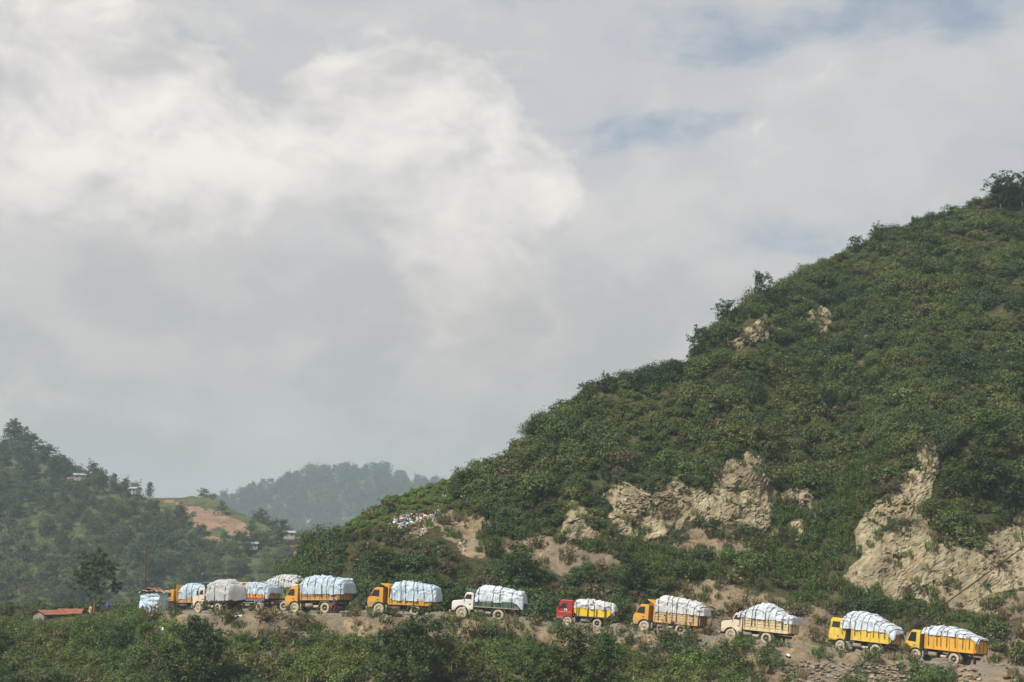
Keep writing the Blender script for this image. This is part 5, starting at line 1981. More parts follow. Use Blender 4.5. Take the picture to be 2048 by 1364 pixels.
    # 7
    t = build_truck('tipper_truck', dict(kind='hood', cab=WHITE, bed=GREENB, frame=GREENB, headm=GREENB, railm=M_DUSTMETAL, x0=-1.18, x1=-5.6, z0=1.22, z1=1.72, style='planks', npk=2, ribs=9, zhead=2.75, lip=0.95, r=0.53, bump=WHITE))
    tarp_part(t, T_ICE, -1.2, -5.95, 1.78, [3.0, 3.2, 3.1, 3.0, 2.75], 1.15, 4, 0.03, 47, 0.15, strap_z=1.25, bulge=0.12, droop_rear=0.5)
    place_truck(t, 922, 137.5, 15, 'white bonneted truck with dark green bed and white tarp')
    # 8
    t = build_truck('light_truck', dict(kind='flat', cab=RED, bed=BRIGHTY, frame=DKRAIL, headm=RED, x0=-0.60, x1=-4.15, z0=1.02, z1=1.72, style='scow', ribs=4, zhead=2.2, lip=0, wb=2.85, r=0.42, W=1.0, zt=2.42, zbot=0.62, xf=1.10, slant=0.26, wz=1.60, spare=False, bump=RED, archm=RED))
    for s in (1, -1):
        y0, y1 = sorted((s * 0.978, s * 0.986))
        MB().box(0.10, 0.36, y0, y1, 1.40, 1.58).build('door_sticker', M_WHITE, t)
        MB().box(0.16, 0.30, *sorted((s * 0.987, s * 0.990)), 1.44, 1.54).build('sticker_print', BLUB, t)
        MB().box(-0.35, 0.90, *sorted((s * 0.978, s * 0.983)), 1.27, 1.305).build('yellow_line', BRIGHTY, t)
    tarp_part(t, T_WHITE, -0.5, -4.5, 1.80, [2.55, 2.62, 2.6, 2.5, 2.3], 1.02, 5, -0.04, 48, 0.10, strap_z=1.0, bulge=0.16, droop_rear=0.4)
    place_truck(t, 1133.6, 137.5, 11, 'small dark red cab truck with bright yellow tub bed', 2.85, 1.0)
    # 9
    t = build_truck('tipper_truck', dict(kind='cabover', cab=YEL, bed=TAN2, frame=TAN, headm=YEL, x0=-0.95, x1=-5.3, z0=1.05, z1=2.0, style='planks', npk=4, ribs=5, zhead=2.95, lip=0.75, bump=YEL, tailm=M_CHASSIS))
    tarp_part(t, T_WHITE, -0.95, -5.85, 2.05, [3.4, 3.5, 3.4, 3.15, 2.85], 1.16, 7, 0.02, 49, 0.12, strap_z=1.1, bulge=0.11)
    place_truck(t, 1285.6, 137, 20, 'yellow cab truck with bleached plank sides and lumpy grey white load')
    # 10
    t = build_truck('tipper_truck', dict(kind='hood', cab=CREAM, bed=CREAMB, frame=CREAMB, headm=CREAMB, x0=-1.32, x1=-5.75, z0=1.18, z1=2.25, style='planks', npk=4, ribs=8, zhead=2.7, lip=0.0, r=0.52, zt=2.58, hood=1.80, bump=CREAM))
    tarp_part(t, T_ICE, -0.55, -5.3, 2.30, [2.85, 2.95, 3.45, 3.75, 3.65, 3.2, 2.85], 1.15, 8, 0.06, 50, 0.15, strap_z=1.5)
    m = tarp_part(t, T_ICE, -5.0, -6.1, 2.2, [2.75, 2.8, 2.75], 1.12, 2, 0.0, 51, 0.35, strap_z=1.4)
    place_truck(t, 1457, 136, 25, 'cream bonneted truck with slatted cream bed and humped tarp')
    # 11
    t = build_truck('tipper_truck', dict(kind='flat', cab=LEMON, bed=LEMON, frame=LEMON, headm=M_CHASSIS, x0=-1.1, x1=-4.95, z0=1.25, z1=2.15, ribs=5, zhead=2.9, lip=0.0, zt=3.05, zbot=0.98, xf=1.25, xb=-0.46, slant=0.06, wz=2.15, bump=LEMON, tailm=TAN))
    for s in (1, -1):
        y0, y1 = sorted((s * 1.035, s * 1.048))
        q = MB().box(-0.38, 0.06, y0, y1, 2.08, 2.72).build('quarter_window', M_WHITE, t)
        for zz in (2.52, 2.33):
            e = MB().lathe([(0.065, 0.0), (0.065, 0.006), (0.115, 0.006), (0.115, 0.0)], (-0.16, s * 1.050 - (0.006 if s < 0 else 0.0), zz), 'y', 18)
            e.build('round_emblem', M_NAVY, q)
        MB().prism([(-0.55, 1.02), (-0.95, 0.42), (-0.95, 0.30), (-1.2, 0.30), (-1.2, 0.45), (-0.75, 1.02)], *sorted((s * 0.8, s * 1.1))).build('splash_guard', M_DUSTMETAL, t)
    tarp_part(t, T_ICE, 0.0, -5.4, 2.3, [3.35, 3.75, 3.9, 3.75, 3.35, 3.0, 2.85], 1.14, 9, 0.07, 52, 0.25, strap_z=1.6, droop_rear=0.5)
    place_truck(t, 1674, 135, 30, 'lemon yellow flat fronted truck with round black emblem on its rear cab window')
    # 12
    t = build_truck('tipper_truck', dict(kind='cabover', cab=LEMON, bed=ORNB, frame=YEL2, headm=YEL2, x0=-0.95, x1=-5.9, z0=1.25, z1=2.55, z1r=2.35, ribs=7, zhead=2.9, lip=0.3, wb=3.9, zt=2.75, xf=1.15))
    tarp_part(t, T_ICE, -0.5, -6.2, 2.55, [3.2, 3.35, 3.4, 3.3, 2.95, 2.7], 1.15, 9, 0.06, 53, 0.12, strap_z=1.5, droop_rear=0.35)
    place_truck(t, 1823, 133.5, 32, 'rearmost truck at the right end of the queue, ochre ribbed bed', 3.9)


trucks()

# ------------------------------------------------------------------ plants one can pick out near the road
near_trees = [tree_meshes(800 + k, 6.0, 2.3, 0.12, 15, 0.20, 150, 0, 0.85, 1.0, 3) for k in range(3)]
thin_tree = tree_meshes(820, 4.2, 1.0, 0.3, 9, 0.15, 24, 0.1, 0.4, 1.0, 2, 0.04)
bush_meshes = [o.data for o in bushes.objects]
dense = [bush_mesh('foliage', 840 + k, 1.45 + 0.15 * (k % 3), 1.7 + 0.25 * (k % 2), 44, 44, 0.18, 1.3) for k in range(5)]
herb_things = [o.data for o in herbs.objects]


def T3(c, f=1.0):
    return [float(x) * f for x in c]


def bank_tree(k, u, v_top, v_base, wide, tint, label):
    b = ground_at(u, v_base, 0, NA)
    H = P(u, v_top, b[1])[2] - b[2]
    s = H / 6.4
    place_tree('bank_tree', near_trees[k], b - np.array([0, 0, 0.2]), u * 1.3, s * wide, tint, label, None, 'tree', s)


bank_tree(0, 398, 1236, 1420, 1.0, DARKG * 0.95, 'large dark leafy tree on the bank below the leftmost trucks')
bank_tree(1, 806, 1228, 1420, 0.95, DARKG * 1.0, 'large dark rounded tree on the bank below the amber tipper truck')
bank_tree(2, 1150, 1254, 1420, 1.15, OLIVE * 0.8, 'broad olive green tree on the bank below the small red truck')
bank_tree(0, 1215, 1268, 1420, 0.85, GREEN * 0.9, 'green tree crowding the right side of the broad olive tree')
bank_tree(1, 905, 1262, 1420, 0.95, BROWN * 0.55 + GREEN * 0.4, 'brownish tree on the bank just right of the dark rounded tree')
bank_tree(2, 1078, 1290, 1420, 0.9, GREEN, 'smaller green tree left of the broad olive tree below the road')
b = ground_at(572, 1262, 0, NA)
place_tree('sapling', thin_tree, b, 0.4, 0.62, GREEN, 'thin wispy sapling on the road edge below the tall blue load', None, 'tree')

# tree and people at the road's left end
lone = tree_meshes(830, 8.3, 2.7, 0.32, 15, 0.27, 84, -0.10, 0.62, 1.1, 3, 0.11)
yard = lambda u, Y: np.array([(u - 1024) / F * Y * CP, Y, road_z((u - 1024) / F * Y * CP)])
place_tree('roadside_tree', lone, yard(192, 186), 2.2, 1.0, DARKG * 1.15, 'open branched tree over the people left of the blue shelter', None, 'tree')

# shrubs of the bank, each its own object
spots = []
want = [(332, 1256, 0.8, BRIGHT, 0), (308, 1262, 0.75, GREEN, 0), (350, 1262, 0.7, BRIGHT, 0), (262, 1250, 1.0, BRIGHT, 0), (272, 1262, 0.9, GREEN, 0), (975, 1262, 0.85, GREEN, 0), (1000, 1275, 0.7, DARKG * 1.3, 0), (470, 1350, 1.3, YELLO * 0.8, 0),
        (330, 1335, 1.3, YELLO * 0.7, 0), (370, 1325, 1.0, YELLO * 0.6, 0), (1262, 1285, 0.5, DARKG * 1.4, 0), (1350, 1300, 1.0, DARKG * 1.4, 0), (1430, 1320, 1.2, GREEN * 0.9, 0), (1480, 1300, 0.7, GREEN, 0), (1540, 1330, 0.9, DARKG * 1.4, 0),
        (1640, 1312, 0.65, GREEN, 0), (1300, 1335, 1.1, GREEN * 0.8, 0), (620, 1340, 1.3, GREEN, 0), (700, 1340, 1.0, OLIVE, 0), (740, 1300, 1.0, GREEN, 0), (560, 1350, 1.2, OLIVE * 0.9, 0),
        (1112, 1268, 0.5, DARKG * 1.4, 0), (1380, 1345, 1.2, GREEN, 0), (1850, 1362, 0.9, GREEN, 0), (1890, 1358, 0.8, DARKG * 1.4, 0), (1700, 1372, 0.6, GREEN, 0), (655, 1290, 0.9, OLIVE * 0.9, 0), (480, 1280, 0.7, GREEN, 0)]
for u, v, s, tn, _ in want:
    spots.append((ground_at(u, v, 0, NA), s, tn))
cand, ci, cj = sow(np.where((IN_A & (cell_v > 1236)) | (IN_B & (c_road < 0.35) & (cellc[..., 1] < 176)), 0.33 * (1 - 0.85 * c_soil), 0), np.random.default_rng(77))
cu, cv = UV(cand)
rg = np.random.default_rng(78)
ok = [k for k in rg.permutation(len(cand)) if -40 < cu[k] < 2090 and cv[k] < 1392 and not (1555 < cu[k] < 1990 and cv[k] > 1318) and not (150 < cu[k] < 250 and cand[k][1] > 158)]
ct = tints(cand, rg, 0.07, 0.25, 0.25)
lip_u, lip_v = UV(PB[0])
for k in ok:
    if len(spots) > 262:
        break
    right = sstep(cu[k], 500, 1300)
    s = (0.62 + 0.5 * rg.random()) * (1 - 0.25 * right)
    top_v = UV(cand[k] + np.array([0, 0, 1.75 * s]))[1]
    lim = float(np.interp(cu[k], lip_u, lip_v)) + (26 if rg.random() < 0.75 else 8) if cu[k] > 285 else float(np.interp(cu[k], [-100, 0, 80, 140, 200, 240, 285], [1246, 1240, 1246, 1244, 1232, 1222, 1226]))
    if top_v < lim:
        s *= max(0.0, 1 - (lim - top_v) / 22.0 / 1.75 / max(s, 0.1))
    if s < 0.3 or (425 < cu[k] < 745 and cv[k] < 1315 and rg.random() < 0.75) or (cu[k] > 1230 and rg.random() < 0.45):
        continue
    spots.append((cand[k], s, ct[k]))
for n_, (c, s, tn) in enumerate(spots):
    me = dense[n_ % 5]
    o = link(bpy.data.objects.new('shrub', me))
    o.location = (c[0], c[1], c[2] - 0.15 * s)
    o.rotation_euler = (rg.normal() * 0.1, rg.normal() * 0.1, rg.random() * 6.28)
    o.scale = (s * (0.85 + 0.3 * rg.random()), s * (0.85 + 0.3 * rg.random()), s * (0.8 + 0.4 * rg.random()))
    o['tint'] = T3(tn, (0.95 + 0.35 * rg.random()))
    u0 = UV(c)[0]
    y_, b_ = float(tn[0] / tn[1]), float(tn[1])
    look = 'dry brownish' if y_ > 1.1 else 'yellow green' if y_ > 0.82 else 'dark green' if b_ < 0.09 else 'fresh green'
    v0 = UV(c)[1]
    where = ('at the left edge' if u0 < 70 else 'in front of the sheds' if u0 < 160 else 'before the roadside tree' if u0 < 225 else 'just left of the shelter' if u0 < 285 else 'below the shelter' if u0 < 350 else 'below the grey tarped truck' if u0 < 450 else
             'below the painted truck' if u0 < 560 else 'below the tall blue load' if u0 < 715 else 'below the amber tipper' if u0 < 880 else 'below the white truck' if u0 < 1060 else
             'below the red truck' if u0 < 1240 else 'below the plank sided truck' if u0 < 1420 else 'below the cream truck' if u0 < 1600 else 'by the stone wall')
    level = 'near the top' if v0 < 1265 else 'halfway down' if v0 < 1310 else 'low down' if v0 < 1350 else 'at the bottom edge'
    look = ('big ' if s > 0.95 else 'small ' if s < 0.62 else '') + look
    tag(o, '%s shrub %s, %s' % (look, where, level), 'shrub', 'shrubs on the bank below the road')

# distinct bushes and small trees on the hill
hill_trees = [tree_meshes(860 + k, 5.0, 1.9, 0.18, 12, 0.26, 70, 0.05 * k, 0.75, 1.0, 2) for k in range(3)]


def hill_tree(k, u, v_base, H, wide, tint, label, name='hill_tree'):
    b = ground_at(u, v_base, iB, iC)
    s = H / 5.2
    place_tree(name, hill_trees[k], b - np.array([0, 0, 0.3]), u * 0.9, s * wide, tint, label, None, 'tree', s)


hill_tree(0, 2002, 425, 6.0, 1.35, DARKG * 0.85, 'darkest tall tree standing up on the hilltop at the upper right')
hill_tree(1, 2046, 415, 5.6, 1.5, DARKG * 0.95, 'dark tree beside the tallest hilltop tree at the picture edge')
hill_tree(2, 1524, 606, 4.6, 0.9, DARKG * 1.2, 'small open leaning tree on the skyline above the upper rock scar')
hill_tree(0, 1407, 716, 4.2, 1.1, DARKG * 1.1, 'dark round tree on the skyline left of the upper rock scar')
hill_tree(1, 1452, 650, 3.6, 1.2, DARKG * 1.2, 'spreading dark tree overhanging the upper rock scar')
hill_tree(1, 1755, 486, 3.2, 1.0, GREEN, 'bushy tree breaking the skyline midway down from the hilltop')
hill_tree(2, 1715, 505, 2.8, 1.2, GREEN, 'lower bushy tree beside the one midway along the skyline')
hill_tree(0, 1212, 786, 2.8, 0.8, DARKG * 1.3, 'pointed small tree on the lower left part of the skyline')
hill_tree(2, 1170, 800, 2.4, 1.0, GREEN * 0.9, 'leafy clump on the skyline left of the pointed small tree')
hill_tree(0, 1072, 870, 2.6, 1.0, DARKG * 1.3, 'clump on the steep lower left skyline of the hill')
hill_tree(1, 1650, 820, 3.0, 1.5, DARKG, 'dark blue green tree in the middle of the hillside')
hill_tree(2, 1945, 560, 3.0, 1.4, DARKG * 1.1, 'dark leafy tree high on the right of the hillside')
hill_tree(0, 1960, 985, 5.2, 1.25, DARKG * 1.0, 'big dark tree overhanging the right cliff')
hill_tree(1, 1915, 1010, 4.6, 1.2, GREEN * 0.8, 'tree at the left edge of the overhang above the right cliff')
hill_tree(2, 2010, 1015, 5.0, 1.2, DARKG * 1.2, 'dark tree at the right end of the overhang above the cliff')
hill_tree(0, 1985, 900, 4.6, 1.3, GREEN * 0.9, 'upper green tree of the clump above the right cliff')
hill_tree(1, 868, 1140, 2.2, 0.8, GREEN * 0.8, 'upright tree at the foot of the dirt track')
hill_tree(2, 990, 1116, 2.6, 0.9, GREEN * 0.95, 'green tree right of the dirt track foot')
hill_tree(0, 760, 1160, 3.4, 1.6, DARKG * 1.3, 'wide dark tree above the gap between tall blue load and amber tipper')
hill_tree(1, 1040, 1180, 4.0, 1.4, DARKG * 1.15, 'dark tree behind the white bonneted truck')
hill_tree(2, 1270, 1186, 3.6, 1.4, DARKG * 1.1, 'dark tree on the bank above the plank sided truck')

# loose bushes standing on the bare cliff foot
for u, v, s, lb in ((1440, 1075, 0.55, 'left of two dark bushes on the bare brown slope'), (1492, 1070, 0.8, 'right and larger of two dark bushes on the bare brown slope'), (1452, 1096, 0.35, 'smallest bush on the bare brown slope'),
                    (1355, 1076, 0.7, 'bush at the left edge of the bare brown slope'), (1790, 1060, 0.8, 'olive bush clinging to the rib of the right cliff')):
    b = ground_at(u, v, iB, iC)
    o = link(bpy.data.objects.new('cliff_shrub', dense[int(u) % 5]))
    o.location = b
    o.scale = (s, s, s)
    o['tint'] = T3(DARKG * 1.2)
    tag(o, lb, 'shrub')


# ------------------------------------------------------------------ poles and wires
M_RUST = plain('rusty_pole', (0.085, 0.042, 0.030), 0.8, var=0.25, dirt=0.4, dirt_col=(0.08, 0.04, 0.03))
M_WIRE = plain('wire', (0.02, 0.02, 0.02), 0.6, var=0.1)


def pole(u, v_top, Y, base, label, r=0.095, tilt=0.0):
    top = P(u, v_top, Y)
    b = np.array([top[0] + tilt, Y, base])
    root = empty('utility_pole', tuple(b))
    d = top - b
    MB().tube([(0, 0, -0.6), tuple(d * 0.5), tuple(d)], [r, r * 0.9, r * 0.75], 10).build('shaft', M_RUST, root)
    MB().lathe([(0.0, 0.06), (r * 0.95, 0.05), (r * 0.95, -0.05)], tuple(d), 'z', 10).build('cap', M_RUST, root)
    m = MB()
    for s in (-1, 1):
        m.lathe([(0.0, 0.16), (0.035, 0.15), (0.05, 0.09), (0.03, 0.05), (0.05, 0.0)], (d[0] + s * 0.14, d[1], d[2] - 0.45), 'z', 8)
    m.box(d[0] - 0.2, d[0] + 0.2, d[1] - 0.03, d[1] + 0.03, d[2] - 0.50, d[2] - 0.45)
    m.build('insulator_bracket', M_RUST, root)
    tag(root, label, 'pole')
    return top - np.array([0, 0, 0.3])


x1_ = (293 - 1024) / F * 176 * CP
pa = pole(293, 1092, 176, float(road_z(x1_)), 'tall rusty pole standing beside the blue shelter')
pb_ground = ground_at(640, 1210, iB, iC)
pb = pole(635, 1050, pb_ground[1] - 0.6, pb_ground[2] - 0.5, 'tall rusty pole on the slope above the tall blue load', tilt=0.15)
pc = pole(12, 1178, 188, -4.4, 'short thin post at the extreme left edge', 0.05)
pd = pole(33, 1170, 186, -4.2, 'short thin post just right of the edge post', 0.05)
lpole = P(2320, 1150, 150)


def wire(a, b, sag, label, r=0.011):
    pts = []
    for k in range(25):
        t = k / 24
        q = np.asarray(a) * (1 - t) + np.asarray(b) * t
        q = q - np.array([0, 0, sag * 4 * t * (1 - t)])
        pts.append(tuple(q))
    tag(MB().tube(pts, r, 5).build('overhead_wire', M_WIRE), label, 'wire')


wire(pa, pb, 1.0, 'thin wire slung between the two tall rusty poles')
wire(pa, pd, 0.5, 'thin wire running left from the pole by the shelter')
wire(pb, P(2320, 1165, 146), 3.2, 'upper of two thin wires strung along the slope behind the trucks')
wire(pb - np.array([0, 0, 0.9]), P(2320, 1185, 146), 3.4, 'lower of two thin wires strung along the slope behind the trucks')
wire(P(2560, 722, 62), P(1260, 1664, 58), 0.0, 'thick black cable crossing the lower right corner', 0.025)


# ------------------------------------------------------------------ shelter and sheds at the road's left end
T_SHEL = tarp_mat('shelter_sheet', (0.46, 0.58, 0.68))
M_THATCH = plain('straw', (0.33, 0.26, 0.17), 0.95, var=0.35, scale=8, bump=0.8)
M_RUSTROOF = plain('rust_roof', (0.235, 0.085, 0.048), 0.85, var=0.2, scale=1.5, dirt=0.35, dirt_col=(0.17, 0.075, 0.045))
M_BOARD = plain('grey_board', (0.22, 0.20, 0.17), 0.9, var=0.3, scale=4, dirt=0.4)
M_POLEW = plain('pole_wood', (0.13, 0.10, 0.07), 0.9, var=0.3)


def sheet(nx, ny, fn, seed, amp):
    """wrinkled sheet from a mapping of (s, t) to a point, pushed along its normal"""
    s, t = np.meshgrid(np.linspace(0, 1, nx), np.linspace(0, 1, ny))
    p = fn(s, t)
    q = p * 1.6 + seed
    w = np.abs(fbm(np.stack([q[..., 0] + q[..., 2] * 0.6, q[..., 1], q[..., 2] * 1.3], -1), 3, seed))
    du = np.gradient(p, axis=1)
    dv = np.gradient(p, axis=0)
    nn = np.cross(du, dv)
    nn /= np.maximum(np.linalg.norm(nn, axis=-1, keepdims=True), 1e-6)
    p = p + nn * ((w - 0.2) * amp)[..., None]
    i = np.arange(nx * ny).reshape(ny, nx)
    return p.reshape(-1, 3), np.stack([i[:-1, :-1], i[:-1, 1:], i[1:, 1:], i[1:, :-1]], -1).reshape(-1, 4)


def vec(a, b, c):
    return np.stack(np.broadcast_arrays(a, b, c), -1)


sh_at = yard(309, 172)
root = empty('shelter', tuple(sh_at), R(-14))
hw, hd, hh = 1.25, 1.1, 2.15
walls = [lambda s, t: vec(-hw + 2 * hw * s, -hd - 0.15 * (1 - t), hh * t - 0.05), lambda s, t: vec(hw, -hd + 2 * hd * s, hh * t - 0.05),
         lambda s, t: vec(hw - 2 * hw * s, hd, hh * t - 0.05), lambda s, t: vec(-hw - 0.12 * (1 - t), hd - 2 * hd * s, hh * t - 0.05)]
for k, fn in enumerate(walls):
    v, f = sheet(26, 24, fn, 90 + k, 0.35)
    o = obj('wall_sheet', mesh_np('wall_sheet', v, f, True), T_SHEL, root)
for sx in (-1, 1):
    for sy in (-1, 1):
        MB().tube([(sx * hw * 0.94, sy * hd * 0.92, -0.3), (sx * hw * 0.94, sy * hd * 0.92, hh + 0.05)], 0.04, 6).build('corner_post', M_POLEW, root)
v, f = sheet(22, 14, lambda s, t: vec(-1.15 + 2.0 * s, -1.3 + 2.6 * t, hh + 0.12 + 0.42 * np.sin(s * 3.1)), 97, 0.3)
obj('rusty_roof_sheet', mesh_np('rusty_roof_sheet', v, f, True), M_RUSTROOF, root)
v, f = sheet(22, 14, lambda s, t: vec(-1.55 + 3.1 * s, -1.42 + 2.8 * t, hh + 0.02 + 0.30 * np.sin(s * 3.1) - 0.12 * np.abs(t - 0.5)), 98, 0.5)
obj('straw_roof', mesh_np('straw_roof', v, f, True), M_THATCH, root)
for k in range(5):
    a = -1.2 + k * 0.6
    MB().tube([(a, -1.55, hh + 0.2), (a + 0.15, 0, hh + 0.55), (a + 0.1, 1.45, hh + 0.25)], 0.035, 5).build('roof_stick', M_POLEW, root)
tag(root, 'small shelter of pale blue plastic sheet under a rusty straw roof', 'shelter')


def shed(loc, rz, L, Wd, H, rise, roofm, wallm, label, name='shed', bays=5):
    root = empty(name, tuple(loc), rz)
    w = MB().box(-L / 2, L / 2, -Wd / 2, Wd / 2, -0.6, H)
    w.prism([(-Wd / 2, H + 0.002), (Wd / 2, H + 0.002), (0, H + rise)], -L / 2, L / 2)
    # the gable prism is drawn along y; turn it so the ridge follows x
    nb = 8
    w.v[nb:] = [(y, x, z) for x, y, z in w.v[nb:]]
    w.build('wall', wallm, root)
    for s in (-1, 1):
        for k in range(bays):
            xa = -L / 2 - 0.25 + (L + 0.5) * k / bays
            xb = xa + (L + 0.5) / bays + 0.06
            lift = 0.05 + 0.006 * (k % 2)
            n = 9
            v, f = [], []
            for q in range(n):
                xx = xa + (xb - xa) * q / (n - 1)
                cz = 0.018 * (q % 2)
                v += [(xx, 0, H + rise + lift + cz), (xx, s * (Wd / 2 + 0.35), H - rise * 0.7 / Wd * 1.0 + lift + cz)]
            for q in range(n - 1):
                f.append([2 * q, 2 * q + 1, 2 * q + 3, 2 * q + 2])
            o = MB().add(v, f).build('roof_sheet', roofm, root)
            sm = o.modifiers.new('thick', 'SOLIDIFY')
            sm.thickness = 0.012
    MB().box(-L / 2 - 0.02, -L / 2 + 0.02, -0.4, 0.4, -0.5, 0.8 * H).build('door', M_BOARD, root)
    for k in range(2):
        yy = -Wd / 2
        xx = -L / 4 + k * L / 2
        wn = MB().box(xx - 0.35, xx + 0.35, yy - 0.03, yy + 0.02, 0.38 * H, 0.74 * H).build('window', M_GLASS, root)
        MB().box(xx - 0.42, xx + 0.42, yy - 0.06, yy - 0.032, 0.33 * H, 0.375 * H).build('sill', M_BOARD, wn)
    return tag(root, label, 'shed')


q = P(100, 1243, 180)
shed((q[0], 180, q[2]), R(58), 3.6, 2.0, 0.95, 0.42, M_RUSTROOF, M_BOARD, 'low shed with gable end and rusty red roof below the roadside tree')
q = P(140, 1240, 184)
shed((q[0], 184, q[2]), R(8), 2.6, 2.0, 0.9, 0.45, M_RUSTROOF, M_BOARD, 'second low rusty roofed shed, right beside the one with the gable end')

M_WALLW = plain('whitewash', (0.30, 0.28, 0.25), 0.8, var=0.15, dirt=0.3)
M_REDR = plain('red_sheet_roof', (0.20, 0.075, 0.06), 0.7, var=0.2)
M_TIN = plain('tin_roof', (0.30, 0.31, 0.32), 0.5, var=0.15, metal=0.2)


def hill_house(u, v, L, rz, roofm, label):
    d = (hu - u) ** 2 + (hv - v) ** 2
    d[0] = 1e9
    k = np.unravel_index(np.argmin(d), d.shape)
    b = h1[k]
    c = P(u, v, b[1] - 6)
    r = shed((c[0], c[1], c[2] - 2.0), rz, L * 0.75, 2.4, 1.6, 0.6, roofm, M_WALLW, label, 'house', 3)
    r['category'] = 'house'


hill_house(160, 948, 6.0, 0.25, M_TIN, 'white house with pale roof high on the hazy left hill')
hill_house(150, 956, 7.0, 0.1, M_REDR, 'red roofed house just below the pale roofed one on the left hill')
hill_house(268, 975, 4.0, -0.3, M_TIN, 'small white house on the ridge left of the lone tree')
hill_house(486, 1084, 3.6, 0.0, M_TIN, 'left of two white roofed houses under the orange scar')
hill_house(506, 1085, 4.2, 0.2, M_TIN, 'right of two white roofed houses under the orange scar')
hill_house(579, 1063, 5.0, 0.1, M_TIN, 'house with long pale roof at the right end of the left hill')

# ------------------------------------------------------------------ rubbish and litter
bag_meshes = [stone_mesh('bag', 560 + k, 0.8) for k in range(5)]
M_BAG = stone_material()
for b in bag_meshes:
    b.materials.append(M_BAG)
bags = proto_collection('bag', bag_meshes)
PILE = [[(778, 1058), (792, 1042), (815, 1034), (850, 1036), (872, 1026), (884, 1030), (868, 1044), (840, 1052), (828, 1066), (800, 1070)], [(836, 1066), (850, 1064), (848, 1074), (838, 1076)], [(915, 1092), (930, 1090), (930, 1104), (918, 1104)]]
cm = mask_of(PILE, cell_u, cell_v, 3, 9)
p, i, j = sow(np.where(IN_C, cm * 24.0, 0), rng)
n = len(p)
pal = np.array([(0.60, 0.60, 0.60), (0.45, 0.62, 0.68), (0.60, 0.50, 0.46), (0.30, 0.26, 0.22), (0.16, 0.13, 0.11), (0.62, 0.36, 0.32), (0.20, 0.36, 0.60), (0.66, 0.62, 0.50)])
t_ = pal[rng.choice(8, n, p=[0.17, 0.12, 0.17, 0.20, 0.15, 0.07, 0.03, 0.09])]
p[:, 2] += rng.random(n) * 0.5
scatter('rubbish', bags, p, euler_up(n, rng, 0.8), xyz(0.12 + 0.42 * rng.random(n) ** 2.5, rng, 0.3), rng.integers(0, 5, n), t_,
        'heap of mixed white and coloured rubbish beside the dirt track', 'rubbish')
SCREE = [[(556, 1150), (575, 1120), (598, 1092), (612, 1084), (610, 1100), (588, 1130), (572, 1152)], [(930, 1000), (905, 1006), (880, 1000), (898, 985), (930, 978)]]
cm = mask_of(SCREE, cell_u, cell_v, 3, 9)
p, i, j = sow(np.where(IN_C, cm * 6.0, 0), rng)
n = len(p)
scatter('scree', stones, p + np.array([0, 0, 0.35]), euler_up(n, rng, 0.8), xyz(0.25 + 0.5 * rng.random(n) ** 2, rng, 0.3), rng.integers(0, 6, n), np.array((0.42, 0.38, 0.32)) * (0.6 + 0.6 * rng.random(n))[:, None],
        'pale rubble tipped down the slope left of the second pole', 'scree')


def litter(u, v, s, col, label, lo=0, hi=NA + NB):
    b = ground_at(u, v, lo, hi)
    v_, f_ = sheet(7, 6, lambda a, c: vec((a - 0.5) * s * 1.4, (c - 0.5) * s, 0.12 * s + 0.25 * s * np.sin(a * 5) * np.cos(c * 4)), int(u) % 97, 0.5 * s)
    m = plain('litter_%d' % int(sum(col) * 100), col, 0.6, var=0.15)
    o = obj('plastic_litter', mesh_np('plastic_litter', v_, f_), m)
    o.location = (b[0], b[1], b[2] + 0.08)
    o.rotation_euler = (0.5, 0.2, u)
    tag(o, label, 'litter')


for u, v, s, lb in ((478, 1234, 0.5, 'long white plastic sheet scrap on the lip below the second truck'), (524, 1230, 0.6, 'white scrap on the lip below the painted truck bed'), (145, 1262, 1.0, 'white and red plastic rubbish among the plants at the left'),
                    (1232, 1330, 0.0, ''), (1262, 1357, 0.7, 'white scrap at the bottom edge below the red truck'), (986, 1325, 0.3, 'tiny white scrap low on the bank below the white truck'), (1101, 1292, 0.35, 'small white scrap left of the broad olive tree'),
                    (1450, 1291, 0.5, 'white scrap on the bank under the cream truck front'), (1398, 1284, 0.45, 'white scraps at the road edge between plank sided and cream trucks'), (1276, 1330, 0.45, 'pale scrap on the bank under the plank sided truck'),
                    (1521, 1312, 0.4, 'white scrap below the cream truck rear wheel'), (1578, 1315, 0.5, 'pale scrap at the left end of the stone wall'), (466, 1315, 0.5, 'pale scrap beside the large dark leafy tree'), (2012, 1356, 0.8, 'white torn bag at the lower right corner'),
                    (1610, 1345, 0.35, 'tiny white scrap on the stone wall'), (1206, 1268, 0.6, 'yellowish scrap at the road edge under the red truck tail'), (326, 1256, 0.5, 'white scrap on the slope below the shelter')):
    if s > 0:
        litter(u, v, s, (0.74, 0.74, 0.72) if 'yellow' not in lb else (0.55, 0.48, 0.30), lb)

